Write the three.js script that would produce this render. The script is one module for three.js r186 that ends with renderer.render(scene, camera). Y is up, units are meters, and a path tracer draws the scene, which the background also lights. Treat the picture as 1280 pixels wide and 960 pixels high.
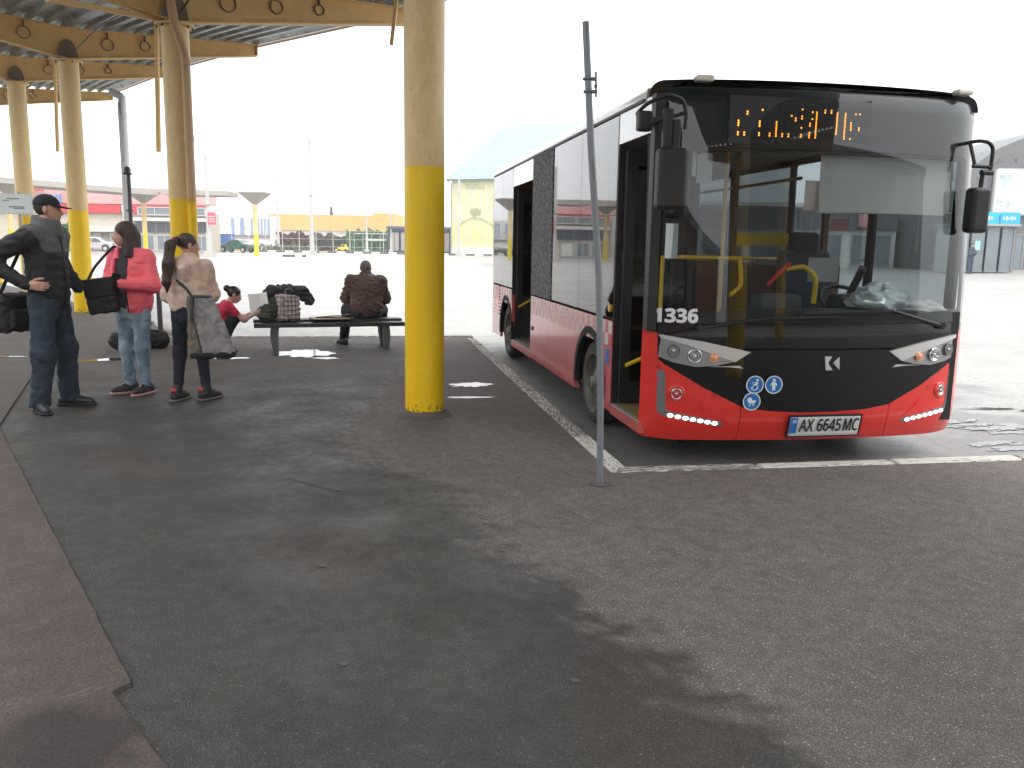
import * as THREE from 'three';
import { mergeGeometries, mergeVertices, toCreasedNormals } from 'three/addons/utils/BufferGeometryUtils.js';
import { RoundedBoxGeometry } from 'three/addons/geometries/RoundedBoxGeometry.js';
import { TessellateModifier } from 'three/addons/modifiers/TessellateModifier.js';
import { FontLoader } from 'three/addons/loaders/FontLoader.js';
import { TextGeometry } from 'three/addons/geometries/TextGeometry.js';
import { createNoise2D, createNoise3D } from 'simplex-noise';

// ---------------------------------------------------------------- camera, sky, sun, exposure
const D2R = Math.PI / 180;
const scene = new THREE.Scene();
const camera = new THREE.PerspectiveCamera(49.13, 4 / 3, 0.1, 1500);
camera.position.set(0, 1.45, 0);
camera.rotation.order = 'YXZ';
camera.rotation.set(-9.36 * D2R, 0, 0.95 * D2R);

const renderer = new THREE.WebGLRenderer({ antialias: true });
renderer.toneMapping = THREE.LinearToneMapping;
renderer.toneMappingExposure = 3.1;
renderer.shadowMap.enabled = true;
renderer.shadowMap.type = THREE.PCFSoftShadowMap;

function rng(seed) { let s = seed >>> 0; return () => { s = (s + 0x6d2b79f5) >>> 0; let t = s; t = Math.imul(t ^ (t >>> 15), t | 1); t ^= t + Math.imul(t ^ (t >>> 7), t | 61); return ((t ^ (t >>> 14)) >>> 0) / 4294967296; }; }
const n2 = createNoise2D(rng(11)), n3 = createNoise3D(rng(12));
const clamp = (x, a = 0, b = 1) => Math.min(b, Math.max(a, x));
const mix = (a, b, t) => a + (b - a) * t;
const smooth = (a, b, x) => { const t = clamp((x - a) / (b - a)); return t * t * (3 - 2 * t); };
function fbm(x, y, oct = 4) { let a = 0.5, s = 0; for (let i = 0; i < oct; i++) { s += a * n2(x, y); x = x * 2.03 + 7.1; y = y * 2.03 - 3.7; a *= 0.5; } return s; }

{ // bright overcast sky: even cloud deck, a little brighter towards the zenith
  const w = 128, h = 64, d = new Float32Array(w * h * 4);
  for (let j = 0; j < h; j++) for (let i = 0; i < w; i++) {
    const el = ((j + 0.5) / h - 0.5) * Math.PI, k = (j * w + i) * 4, s = Math.max(0, Math.sin(el));
    const az = i / w * Math.PI * 2, cl = 1 + 0.06 * n3(Math.cos(az) * 2, s * 3, Math.sin(az) * 2) * smooth(0.02, 0.3, s);
    const L = (el >= 0 ? 0.66 + 0.62 * s : 0.66 * (1 - 0.6 * smooth(0, 0.5, -el))) * cl;
    d[k] = L * 0.985; d[k + 1] = L * 1.0; d[k + 2] = L * 1.02; d[k + 3] = 1;
  }
  const sky = new THREE.DataTexture(d, w, h, THREE.RGBAFormat, THREE.FloatType);
  sky.mapping = THREE.EquirectangularReflectionMapping; sky.magFilter = sky.minFilter = THREE.LinearFilter; sky.needsUpdate = true;
  scene.background = sky; scene.environment = sky;
}
const sun = new THREE.DirectionalLight(0xfff4e6, 0.6);
sun.position.set(14, 34, 6); sun.target.position.set(0, 0, -10); sun.castShadow = true; sun.shadow.radius = 30;
sun.shadow.mapSize.set(2048, 2048);
Object.assign(sun.shadow.camera, { left: -45, right: 45, top: 45, bottom: -45, near: 1, far: 140 });
scene.add(sun, sun.target);
scene.fog = new THREE.FogExp2(0xf4f6f8, 0.0011);

// ---------------------------------------------------------------- helpers
const taken = {};
function numbered(n) { if (!(n in taken)) { taken[n] = 0; return n; } taken[n]++; return n + '_' + String(taken[n]).padStart(3, '0'); }
function tag(o, label, category, group) { o.userData.label = label; o.userData.category = category; if (group) o.userData.group = group; return o; }
function put(o) { o.castShadow = o.receiveShadow = true; return o; }
function thing(name, label, category, pos = [0, 0, 0], turn = 0, group) {
  const g = new THREE.Group(); g.name = numbered(name); g.position.set(...pos); g.rotation.y = turn; scene.add(g); return tag(g, label, category, group);
}
function solo(name, geo, m, label, category, group) { const o = put(new THREE.Mesh(geo, m)); o.name = numbered(name); scene.add(o); return tag(o, label, category, group); }
function struct(name, geo, m) { const o = put(new THREE.Mesh(geo, m)); o.name = numbered(name); o.userData.kind = 'structure'; scene.add(o); return o; }
function part(name, geo, m, parent) { const o = put(new THREE.Mesh(Array.isArray(geo) ? join(geo) : geo, m)); o.name = name; parent.add(o); return o; }
function join(list) {
  const l = list.map(g => { const c = g.index ? g.toNonIndexed() : g.clone(); for (const k of Object.keys(c.attributes)) if (!['position', 'normal', 'uv'].includes(k)) c.deleteAttribute(k); if (!c.attributes.normal) c.computeVertexNormals(); if (!c.attributes.uv) c.setAttribute('uv', new THREE.BufferAttribute(new Float32Array(c.attributes.position.count * 2), 2)); return c; });
  return l.length === 1 ? l[0] : mergeGeometries(l);
}
const V = (x, y, z) => new THREE.Vector3(x, y, z);
function box(w, h, d, x = 0, y = 0, z = 0, r = 0) { const g = r ? new RoundedBoxGeometry(w, h, d, 2, r) : new THREE.BoxGeometry(w, h, d); g.translate(x, y, z); return g; }
function bar(a, b, r, r2 = r, seg = 12) { const A = V(...a), B = V(...b), L = A.distanceTo(B); const g = new THREE.CylinderGeometry(r2, r, L, seg); g.translate(0, L / 2, 0); g.applyQuaternion(new THREE.Quaternion().setFromUnitVectors(V(0, 1, 0), B.clone().sub(A).normalize())); g.translate(...a); return g; }
function beam(a, b, w, h) { const A = V(...a), B = V(...b), L = A.distanceTo(B); const g = new THREE.BoxGeometry(w, h, L); g.translate(0, 0, L / 2); const m = new THREE.Matrix4().lookAt(B, A, V(0, 1, 0)); g.applyMatrix4(m); g.translate(...a); return g; }
function tube(pts, r, seg = 40, rad = 10, closed = false) { return new THREE.TubeGeometry(new THREE.CatmullRomCurve3(pts.map(p => V(...p)), closed, 'catmullrom', 0.3), seg, r, rad, closed); }
function lathe(pts, seg = 32) { return new THREE.LatheGeometry(pts.map(p => new THREE.Vector2(...p)), seg); }
function poly(pts) { const s = new THREE.Shape(); pts.forEach((p, i) => i ? s.lineTo(...p) : s.moveTo(...p)); s.closePath(); return s; }
function rectPath(x0, y0, x1, y1, r = 0) { const s = new THREE.Shape(); if (!r) { s.moveTo(x0, y0); s.lineTo(x1, y0); s.lineTo(x1, y1); s.lineTo(x0, y1); s.closePath(); return s; } s.moveTo(x0 + r, y0); s.lineTo(x1 - r, y0); s.absarc(x1 - r, y0 + r, r, -Math.PI / 2, 0); s.lineTo(x1, y1 - r); s.absarc(x1 - r, y1 - r, r, 0, Math.PI / 2); s.lineTo(x0 + r, y1); s.absarc(x0 + r, y1 - r, r, Math.PI / 2, Math.PI); s.lineTo(x0, y0 + r); s.absarc(x0 + r, y0 + r, r, Math.PI, Math.PI * 1.5); s.closePath(); return s; }
function plate(shape, depth, bevel = 0) { return new THREE.ExtrudeGeometry(shape, bevel ? { depth: depth - 2 * bevel, bevelEnabled: true, bevelSize: bevel, bevelThickness: bevel, bevelSegments: 2, bevelOffset: -bevel, curveSegments: 16 } : { depth, bevelEnabled: false, curveSegments: 16 }); }
function uvPlanar(g, ax, ay, s = 1) { const p = g.attributes.position, u = new Float32Array(p.count * 2); const get = (a, i) => a === 'x' ? p.getX(i) : a === 'y' ? p.getY(i) : p.getZ(i); for (let i = 0; i < p.count; i++) { u[2 * i] = get(ax, i) * s; u[2 * i + 1] = get(ay, i) * s; } g.setAttribute('uv', new THREE.BufferAttribute(u, 2)); return g; }

// textures: f(u, v) in 0..1 -> [r, g, b] or a number; tileable lookups use tn()
function tex(w, h, f, srgb = true, rep = [1, 1]) {
  const d = new Uint8Array(w * h * 4);
  for (let j = 0; j < h; j++) for (let i = 0; i < w; i++) { const c = f(i / w, j / h, i, j), k = (j * w + i) * 4; if (typeof c === 'number') d[k] = d[k + 1] = d[k + 2] = clamp(c) * 255; else { d[k] = clamp(c[0]) * 255; d[k + 1] = clamp(c[1]) * 255; d[k + 2] = clamp(c[2]) * 255; } d[k + 3] = 255; }
  const t = new THREE.DataTexture(d, w, h, THREE.RGBAFormat); t.wrapS = t.wrapT = THREE.RepeatWrapping; t.magFilter = THREE.LinearFilter; t.minFilter = THREE.LinearMipmapLinearFilter; t.generateMipmaps = true; t.repeat.set(...rep); if (srgb) t.colorSpace = THREE.SRGBColorSpace; t.needsUpdate = true; return t;
}
const n4seed = createNoise3D(rng(77));
function tn(u, v, f, z = 0) { // noise that tiles over the unit square
  const a = u * Math.PI * 2, b = v * Math.PI * 2, R = f / 6.283; return n4seed(Math.cos(a) * R + z, Math.sin(a) * R + Math.cos(b) * R * 0.8, Math.sin(b) * R - z * 0.7);
}
function mat(color, rough = 0.6, metal = 0, extra = {}) { const c = Array.isArray(color) ? new THREE.Color().setRGB(...color) : new THREE.Color(color); return new THREE.MeshStandardMaterial({ color: c, roughness: rough, metalness: metal, ...extra }); }
function phys(color, rough, extra = {}) { const c = Array.isArray(color) ? new THREE.Color().setRGB(...color) : new THREE.Color(color); return new THREE.MeshPhysicalMaterial({ color: c, roughness: rough, ...extra }); }

// fine mottling shared by painted and plastic things
const speck = tex(256, 256, (u, v) => 0.9 + 0.08 * tn(u, v, 14) + 0.06 * tn(u, v, 50, 3), true);
const grime = tex(512, 512, (u, v) => { const a = tn(u, v, 5) * 0.6 + tn(u, v, 17, 2) * 0.3 + tn(u, v, 60, 5) * 0.2; const s = smooth(0.35, 0.8, a) * 0.3; return [0.95 - s * 0.9 + 0.03 * tn(u, v, 40, 9), 0.94 - s, 0.93 - s * 1.1]; }, true);
const fineBump = tex(256, 256, (u, v) => 0.5 + 0.3 * tn(u, v, 60) + 0.2 * tn(u, v, 120, 4), false);

// ---------------------------------------------------------------- the ground: road, platform, kerbs
const A10 = 10 * D2R, UX = -Math.sin(A10), UZ = -Math.cos(A10), VX = Math.cos(A10), VZ = -Math.sin(A10);
const K = [0.66, -5.30];                                   // inner corner of the platform beside the bus
const pq = (p, q) => [K[0] + VX * p + UX * q, K[1] + VZ * p + UZ * q];   // platform axes: p across the bus, q along it (away from the camera)
const ROAD = -0.12;
function groundY(x, z) { const d = Math.hypot(x, z); return ROAD + 0.0042 * clamp(d - 15, 0, 120) + 0.017 * clamp(x - 7, 0, 40) * smooth(10, 30, -z); }

// crushed stone in bitumen: every stone a cell of its own size and tone, tiling without a seam
const stones = (() => {
  const N = 1024, G = 150, R = rng(404), px = [], py = [], tone = [], size = []; for (let i = 0; i < G * G; i++) { px.push(R()); py.push(R()); const t = R(); tone.push(t > 0.98 ? 0.92 : t > 0.94 ? 0.66 : 0.42 + 0.20 * R()); size.push(0.30 + 0.36 * R()); }
  const col = new Float32Array(N * N), hgt = new Float32Array(N * N);
  for (let j = 0; j < N; j++) for (let i = 0; i < N; i++) { const u = i / N * G, v = j / N * G, ci = Math.floor(u), cj = Math.floor(v); let best = 9, w = 0; for (let y = -1; y <= 1; y++) for (let x = -1; x <= 1; x++) { const k = ((cj + y + G) % G) * G + (ci + x + G) % G, d = Math.hypot(ci + x + px[k] - u, cj + y + py[k] - v) / size[k]; if (d < best) { best = d; w = k; } } const e = smooth(1.15, 0.75, best); col[j * N + i] = mix(0.38, tone[w], e); hgt[j * N + i] = e * (0.5 + 0.5 * size[w]); }
  return { N, col, hgt };
})();
const aggregate = tex(1024, 1024, (u, v, i, j) => { const c = (stones.col[j * 1024 + i] * 0.86 + 0.16) * (1 + 0.06 * tn(u, v, 9)) ; return [c * 1.01, c, c * 0.985]; }, true);
const aggBump = tex(1024, 1024, (u, v, i, j) => stones.hgt[j * 1024 + i], false);
function rep(t, sx, sy = sx) { const c = t.clone(); c.repeat.set(sx, sy); c.needsUpdate = true; return c; }

{ // road sheet out to the horizon
  const rs = [0]; let r = 0.5; while (r < 700) { rs.push(r); r = r < 16 ? r + 0.16 : r * 1.05; } const na = 300, P = [], C = [], I = [], U = [];
  const cx = 4, cz = -9;
  rs.forEach((rr) => { for (let a = 0; a < na; a++) { const t = a / na * Math.PI * 2, x = cx + rr * Math.cos(t), z = cz + rr * Math.sin(t); P.push(x, groundY(x, z), z); U.push(x, z); const m = 1 + 0.16 * fbm(x * 0.12, z * 0.12) + 0.16 * fbm(x * 0.7 + 9, z * 0.7); const bay = smooth(0.35, -0.35, Math.max(Math.abs(x - 1.9) - 3.0, Math.abs(z + 9) - 4.6) + 1.1 * fbm(x * 0.5, z * 0.5, 3) + 0.5 * fbm(x * 2, z * 2, 3)), b = mix(0.86, 0.46, bay); C.push(b * m, b * 0.975 * m, b * 0.945 * m); } });
  for (let i = 0; i < rs.length - 1; i++) for (let a = 0; a < na; a++) { const b = (a + 1) % na, p0 = i * na + a, p1 = i * na + b, p2 = p0 + na, p3 = p1 + na; I.push(p0, p1, p2, p1, p3, p2); }
  const g = new THREE.BufferGeometry(); g.setAttribute('position', new THREE.Float32BufferAttribute(P, 3)); g.setAttribute('color', new THREE.Float32BufferAttribute(C, 3)); g.setAttribute('uv', new THREE.Float32BufferAttribute(U, 2)); g.setIndex(I); g.computeVertexNormals();
  const rr = tex(512, 512, (u, v) => 0.46 + 0.14 * smooth(-0.3, 0.5, tn(u, v, 6) + 0.5 * tn(u, v, 20, 4)) + 0.05 * tn(u, v, 60, 8), false);
  rr.repeat.set(1 / 11, 1 / 11);
  struct('road', g, new THREE.MeshStandardMaterial({ vertexColors: true, map: rep(aggregate, 1 / 1.1), roughness: 0.72, roughnessMap: rr, bumpMap: rep(aggBump, 1 / 1.1), bumpScale: 0.003 }));
}

// where the platform asphalt lies wet and dark, and where it has dried: a ragged line, matter in the photograph
const wetLine = [[-1.3, -9.5], [-1.25, -7.75], [-1.14, -5.9], [-0.72, -5.3], [-0.40, -4.95], [0.01, -3.9], [0.38, -3.25], [0.50, -2.9], [0.72, -2.56], [0.92, -2.25], [1.5, -1.3], [2.4, 0.2], [5, 5]];
function wetness(x, z) {
  let i = 1; while (i < wetLine.length - 1 && z > wetLine[i][1]) i++;
  const [x0, z0] = wetLine[i - 1], [x1, z1] = wetLine[i], xl = mix(x0, x1, clamp((z - z0) / (z1 - z0)));
  const dd = xl - x + 0.20 * fbm(x * 1.7, z * 1.7, 3) + 0.24 * fbm(x * 5, z * 7 + 4, 4) + 0.07 * n2(x * 22, z * 22);
  let w = smooth(-0.10, 0.17, dd);
  w *= 1 - 0.62 * smooth(-7.2, -10.2, z + 0.7 * fbm(x * 0.8, z * 0.8));    // farther back it has dried in patches
  return w;
}
function platformColor(x, z) {
  const w = wetness(x, z), m = 1 + 0.10 * fbm(x * 0.9 + 3, z * 0.9) + 0.10 * fbm(x * 5, z * 5 + 8, 3);
  const gum = 1;
  let dry = [0.47, 0.418, 0.402], wet = [0.150, 0.146, 0.134];
  const red = smooth(-0.1, 0.5, fbm(x * 0.45 + 31, z * 0.45)); 
  return [0, 1, 2].map(i => mix(dry[i], wet[i] * (i === 0 ? 1 + 0.12 * red : 1), w) * m * gum);
}
const platform = (() => {
  const ps = [], qs = [];
  for (let p = -8; p < 0;) { ps.push(p); p += p < -5 ? 0.1 : 0.045; } ps.push(0); const iP = ps.length - 1;
  for (let p = 0.05; p < 16;) { ps.push(p); p += p < 3.8 ? 0.05 : 0.6; }
  for (let q = -9; q < 0;) { qs.push(q); q += q < -4.2 ? 0.3 : 0.045; } qs.push(0); const iQ = qs.length - 1;
  for (let q = 0.06; q < 8.2;) { qs.push(q); q += 0.07; } qs.push(8.2);
  const P = [], C = [], U = [], U1 = [], I = [], np = ps.length;
  const add = (x, z) => { P.push(x, 0, z); C.push(...platformColor(x, z)); U.push(x, z); U1.push((x + 9) / 16, (z + 14) / 16); };
  for (const q of qs) for (const p of ps) add(...pq(p, q));
  for (let j = 0; j < qs.length - 1; j++) for (let i = 0; i < np - 1; i++) { if (i >= iP && j >= iQ) continue; const a = j * np + i; I.push(a, a + 1, a + np, a + 1, a + np + 1, a + np); }
  // the rest of the platform, running back to the left beside the row of columns
  const outer = [pq(-8, -9), pq(-8, 8.2), pq(-4.3, 8.2), [-6.5, -14.9], [-9.9, -19.1], [-24, -36], [-40, -36], [-40, 14], [-12, 14]];
  const sg = new THREE.ShapeGeometry(poly(outer.map(([x, z]) => [x, -z]))).toNonIndexed(); const tg = mergeVertices(new TessellateModifier(0.9, 9).modify(sg.deleteAttribute('normal').deleteAttribute('uv')));
  const o = P.length / 3, tp = tg.attributes.position; for (let i = 0; i < tp.count; i++) add(tp.getX(i), -tp.getY(i));
  for (let i = 0; i < tg.index.count; i += 3) I.push(o + tg.index.getX(i), o + tg.index.getX(i + 1), o + tg.index.getX(i + 2));
  const g = new THREE.BufferGeometry(); g.setAttribute('position', new THREE.Float32BufferAttribute(P, 3)); g.setAttribute('color', new THREE.Float32BufferAttribute(C, 3)); g.setAttribute('uv', new THREE.Float32BufferAttribute(U, 2)); g.setAttribute('uv1', new THREE.Float32BufferAttribute(U1, 2)); g.setIndex(I);
  const nn = new Float32Array(P.length); for (let i = 1; i < nn.length; i += 3) nn[i] = 1; g.setAttribute('normal', new THREE.BufferAttribute(nn, 3));
  const ro = tex(1024, 1024, (u, v) => { const x = u * 16 - 9, z = v * 16 - 14, w = wetness(x, z), f = fbm(x * 1.1, z * 1.1); return mix(0.84, 0.58 + 0.22 * f, w) + 0.05 * n2(x * 9, z * 9); }, false); ro.channel = 1; ro.wrapS = ro.wrapT = THREE.ClampToEdgeWrapping;
  const m = struct('platform', g, new THREE.MeshPhysicalMaterial({ specularIntensity: 0.6, vertexColors: true, map: rep(aggregate, 1 / 0.85), roughness: 1, roughnessMap: ro, bumpMap: rep(aggBump, 1 / 0.85), bumpScale: 0.0025 }));
  return m;
})();
{ // kerb stones, one by one
  const R = rng(5);
  const kmap = [0, 1, 2].map(k => tex(256, 64, (u, v) => { const w = smooth([-0.15, 0.1, -0.75][k], [0.15, 0.4, -0.35][k], tn(u, v, 9, k) + 0.5 * tn(u, v, 34, 3 + k)); const c = 0.44 + 0.07 * tn(u, v, 60, 7); return [mix(c, 0.80, w), mix(c * 0.97, 0.79, w), mix(c * 0.93, 0.76, w)]; }));
  const km = kmap.map(t => new THREE.MeshStandardMaterial({ map: t, roughness: 0.8, bumpMap: fineBump, bumpScale: 0.003 }));
  const geo = [0, 1, 2].map(k => { const g = new RoundedBoxGeometry(0.985, 0.3, 0.13, 2, 0.012 + 0.006 * k), p = g.attributes.position; for (let i = 0; i < p.count; i++) { const n = 0.006 * n3(p.getX(i) * 4 + k * 9, p.getY(i) * 9, p.getZ(i) * 9); p.setXYZ(i, p.getX(i), p.getY(i) + n, p.getZ(i) + n); } g.translate(0, -0.143, 0); return g; });
  const stone = (x, z, turn, k) => { const s = put(new THREE.Mesh(geo[k], km[k])); s.name = 'kerb_stone'; s.position.set(x, (R() - 0.5) * 0.008, z); s.rotation.set((R() - 0.5) * 0.02, turn + (R() - 0.5) * 0.008, 0); platform.add(s); };
  for (let i = 0; i < 8; i++) stone(...pq(0.066, 0.56 + i * 1.0), A10 + Math.PI / 2, i === 0 ? 2 : R() < 0.5 ? 0 : 1);
  for (let i = 0; i < 9; i++) stone(...pq(0.55 + i * 1.0, 0.066), A10, i === 1 || i === 2 ? 2 : 1);
  for (let i = 0; i < 5; i++) stone(...pq(-0.36 - i * 1.0, 8.266), A10, 1);
  const e = [[-6.5, -14.9], [-9.9, -19.1]], L = Math.hypot(3.4, 4.2), t = Math.atan2(-(-4.2), -3.4);
  for (let i = 0; i < 5; i++) stone(e[0][0] - 3.4 / L * (0.5 + i) + 0.05, e[0][1] - 4.2 / L * (0.5 + i) - 0.04, t, 1);
  const f0 = pq(-4.3, 8.2), dx = -6.5 - f0[0], dz = -14.9 - f0[1], LL = Math.hypot(dx, dz);
  for (let i = 0; i < 2; i++) stone(f0[0] + dx / LL * (0.5 + i) + 0.05, f0[1] + dz / LL * (0.5 + i) - 0.04, Math.atan2(-dz, dx), 1);
}
{ // reddish strip of older paving on the left, a slab that stands a little proud
  const pts = [[-3.95, -6.32], [-1.235, -2.56], [-1.27, -2.50], [-0.95, -2.13], [-0.5, -1.5], [0.9, 0.4], [-2, 3], [-8, -3], [-7, -6.3], [-5, -8.6]];
  const R = rng(8), dense = []; pts.forEach((p, i) => { const q = pts[(i + 1) % pts.length], n = Math.max(1, Math.ceil(Math.hypot(q[0] - p[0], q[1] - p[1]) / 0.08)); for (let k = 0; k < n; k++) { const j = (i < 4) ? 0.006 : 0; dense.push([mix(p[0], q[0], k / n) + (R() - 0.5) * j, -(mix(p[1], q[1], k / n) + (R() - 0.5) * j)]); } });
  const mp = tex(512, 512, (u, v) => { const c = 0.60 + 0.05 * tn(u, v, 5) + 0.10 * tn(u, v, 60, 2) + 0.10 * tn(u, v, 150, 6), s = tn(u, v, 130, 11) > 0.68 ? 0.22 : 0; return [c + s, c * 0.98 + s, c * 0.96 + s]; });
  mp.repeat.set(1.1, 1.1);
  const g = plate(poly(dense), 0.029, 0); g.rotateX(-Math.PI / 2); g.translate(0, -0.016, 0); 
  const top = mergeVertices(new TessellateModifier(0.06, 12).modify(new THREE.ShapeGeometry(poly(dense)).toNonIndexed().deleteAttribute('normal').deleteAttribute('uv'))); top.rotateX(-Math.PI / 2); top.translate(0, 0.015, 0); top.computeVertexNormals();
  const tp = top.attributes.position, C = []; for (let i = 0; i < tp.count; i++) { const x = tp.getX(i), z = tp.getZ(i), d = Math.hypot((x + 1.30) / 0.25, (z + 2.18) / 0.25) + 0.18 * fbm(x * 4, z * 4, 3); const w = 1 - 0.62 * smooth(1.08, 0.86, d), m = 1 + 0.2 * fbm(x * 0.8, z * 0.8) + 0.1 * fbm(x * 6, z * 6); C.push(0.225 * w * m, 0.168 * w * m, 0.152 * w * m); } top.setAttribute('color', new THREE.Float32BufferAttribute(C, 3)); uvPlanar(top, 'x', 'z');
  const o = struct('paving_strip', top, new THREE.MeshStandardMaterial({ vertexColors: true, map: mp, roughness: 0.7, bumpMap: rep(aggBump, 1 / 0.5), bumpScale: 0.003 }));
  part('slab_edge', g, mat([0.07, 0.06, 0.056], 0.8), o);
}
function blob(cx, cz, rx, rz, turn, seed, amp = 0.28) { const pts = []; for (let i = 0; i < 72; i++) { const a = i / 72 * Math.PI * 2, r = 1 + amp * n2(Math.cos(a) * 1.3 + seed, Math.sin(a) * 1.3) + amp * 0.45 * n2(Math.cos(a) * 4 + seed, Math.sin(a) * 4 + 5); const x = rx * r * Math.cos(a), z = rz * r * Math.sin(a); pts.push([cx + x * Math.cos(turn) + z * Math.sin(turn), -(cz - x * Math.sin(turn) + z * Math.cos(turn))]); } return pts; }
function sheet(pts, y) { const g = new THREE.ShapeGeometry(poly(pts)); g.rotateX(-Math.PI / 2); g.translate(0, y, 0); return uvPlanar(g, 'x', 'z'); }
const water = phys([0.035, 0.035, 0.033], 0.03, { ior: 1.33, specularIntensity: 1 });
for (const [x, z, rx, rz, t, y, s, amp] of [
  [-2.72, -11.0, 0.40, 0.34, 0.2, 0.004, 3, 0.3], [-2.35, -10.55, 0.16, 0.09, 0.1, 0.004, 14, 0.4], [-4.98, -10.05, 0.34, 0.10, 0.6, 0.004, 5, 0.3],
  [-0.40, -7.95, 0.20, 0.045, 0.1, 0.004, 7, 0.35], [-0.42, -8.7, 0.22, 0.14, 0.3, 0.004, 9, 0.4], [-3.55, -10.4, 0.30, 0.08, 0.2, 0.004, 21, 0.4], [-6.4, -10.2, 0.34, 0.07, 0.1, 0.004, 41, 0.4]])
  struct('puddle', sheet(blob(x, z, rx, rz, t, s, amp), y), water);
{ // shallow water left in the dips of the yard beside the bus
  const R = rng(91); for (const [x, z, rx, rz, n, tn2] of [[4.55, -7.45, 0.42, 0.42, 26, 0.35], [4.95, -8.4, 0.8, 0.10, 14, 0.16], [4.1, -6.75, 0.22, 0.22, 9, 0.4], [4.0, -8.05, 0.2, 0.06, 4, 0.2]]) for (let i = 0; i < n; i++) { const a = R() * 6.28, q = Math.sqrt(R()), s = 0.05 + 0.10 * R() * (1.2 - q); struct('puddle', sheet(blob(x + rx * q * Math.cos(a) + rz * q * Math.sin(a) * 0.5, z + rz * q * Math.sin(a), s * 1.9, s * 0.55, tn2 + (R() - 0.5) * 0.5, 100 + i * 7 + x * 31, 0.5), ROAD + 0.004 + i * 0.00025), water); }
}
{ // trodden-in chewing gum and a chalky scuff, pressed flat into the asphalt
  const gs = [], R = rng(27); for (const [x, z, r] of [[-0.85, -3.63, 0.03], [-1.05, -2.47, 0.014], [-0.65, -2.5, 0.012], [-0.75, -2.81, 0.012], [-0.57, -2.73, 0.022], [-0.08, -2.89, 0.014], [0.23, -2.64, 0.02], [-1.07, -3.17, 0.012]]) gs.push(sheet(blob(x, z, r * 0.6 * (1 + R() * 0.5), r * 0.6, R() * 3, R() * 90, 0.3), 0.0035));
  const sc = [[-1.37, -5.05], [-1.19, -4.92], [-1.01, -4.8]]; for (let i = 0; i < 16; i++) { const t = i / 15 * 1.999, k = Math.floor(t), f = t - k, x = mix(sc[k][0], sc[k + 1][0], f), z = mix(sc[k][1], sc[k + 1][1], f); gs.push(sheet(blob(x + (R() - 0.5) * 0.02, z + (R() - 0.5) * 0.03, 0.012 + R() * 0.02, 0.006 + R() * 0.008, 0.2, R() * 90, 0.5), 0.003 + i * 0.0001)); }
  const o = struct('gum_spots', join(gs), mat([0.085, 0.08, 0.078], 0.85)); o.userData.kind = 'stuff'; o.userData.label = 'flattened chewing gum and scuffs on the asphalt'; o.userData.category = 'gum';
}
// ---------------------------------------------------------------- the canopy: columns, tapered beams, ribbed sheets
const ROWX = -0.635, ROWZ = -0.7725, PX = 0.7725, PZ = -0.635;
const COLS = [[6.83, 2.1, 3.95], [3.04, -2.5, 4.02], [-0.75, -7.11, 4.12], [-4.54, -11.72, 4.27], [-8.56, -16.77, 4.8], [-12.0, -21.0, 5.12], [-16.2, -26.4, 5.35]];
const creamTex = tex(512, 512, (u, v) => { const a = 0.02 * tn(u, v, 4) + 0.015 * tn(u, v, 30, 2), s = smooth(0.2, 1.2, tn(u, v, 12, 5) + 0.5 * tn(u, v, 60, 3)) * 0.035; return [0.87 + a - s, 0.76 + a - s, 0.545 + a - s * 1.1]; });
const cream = new THREE.MeshStandardMaterial({ map: creamTex, roughness: 0.5 });
const yellowTex = tex(512, 1024, (u, v) => { // v: 0 at the foot
  const a = 0.02 * tn(u, v, 5) + 0.012 * tn(u, v, 40, 2); const foot = smooth(0.05, 0.0, v + 0.03 * tn(u, v, 26, 8)), chips = foot * smooth(0.0, 0.25, tn(u, v * 4, 30, 4)) + smooth(0.80, 0.86, tn(u, v, 50, 6)) * 0.25 * smooth(0.1, 0.5, tn(u, v, 6, 12));
  return [mix(0.95 + a, 0.30, chips), mix(0.775 + a, 0.22, chips), mix(0.05 + a, 0.14, chips)];
});
const yellowCol = new THREE.MeshStandardMaterial({ map: yellowTex, roughness: 0.42, bumpMap: fineBump, bumpScale: 0.0006 });
const pipePaint = mat([0.60, 0.40, 0.22], 0.5, 0, { map: grime });
const steelDark = mat([0.075, 0.075, 0.08], 0.5, 0.3, { map: speck });
const rustBrown = mat([0.20, 0.145, 0.10], 0.8, 0, { map: grime });
const colLabels = ['yellow and cream steel column outside the frame behind the camera', 'yellow and cream steel column standing in front of the red bus outside the frame', 'nearest yellow and cream steel column, left of the red bus', 'yellow and cream steel column with a drainpipe, behind the ponytailed girl', 'yellow and cream steel column between the capped man and the woman in pink', 'yellow and cream steel column just behind the capped man', 'yellow and cream steel column at the far left edge'];
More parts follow.
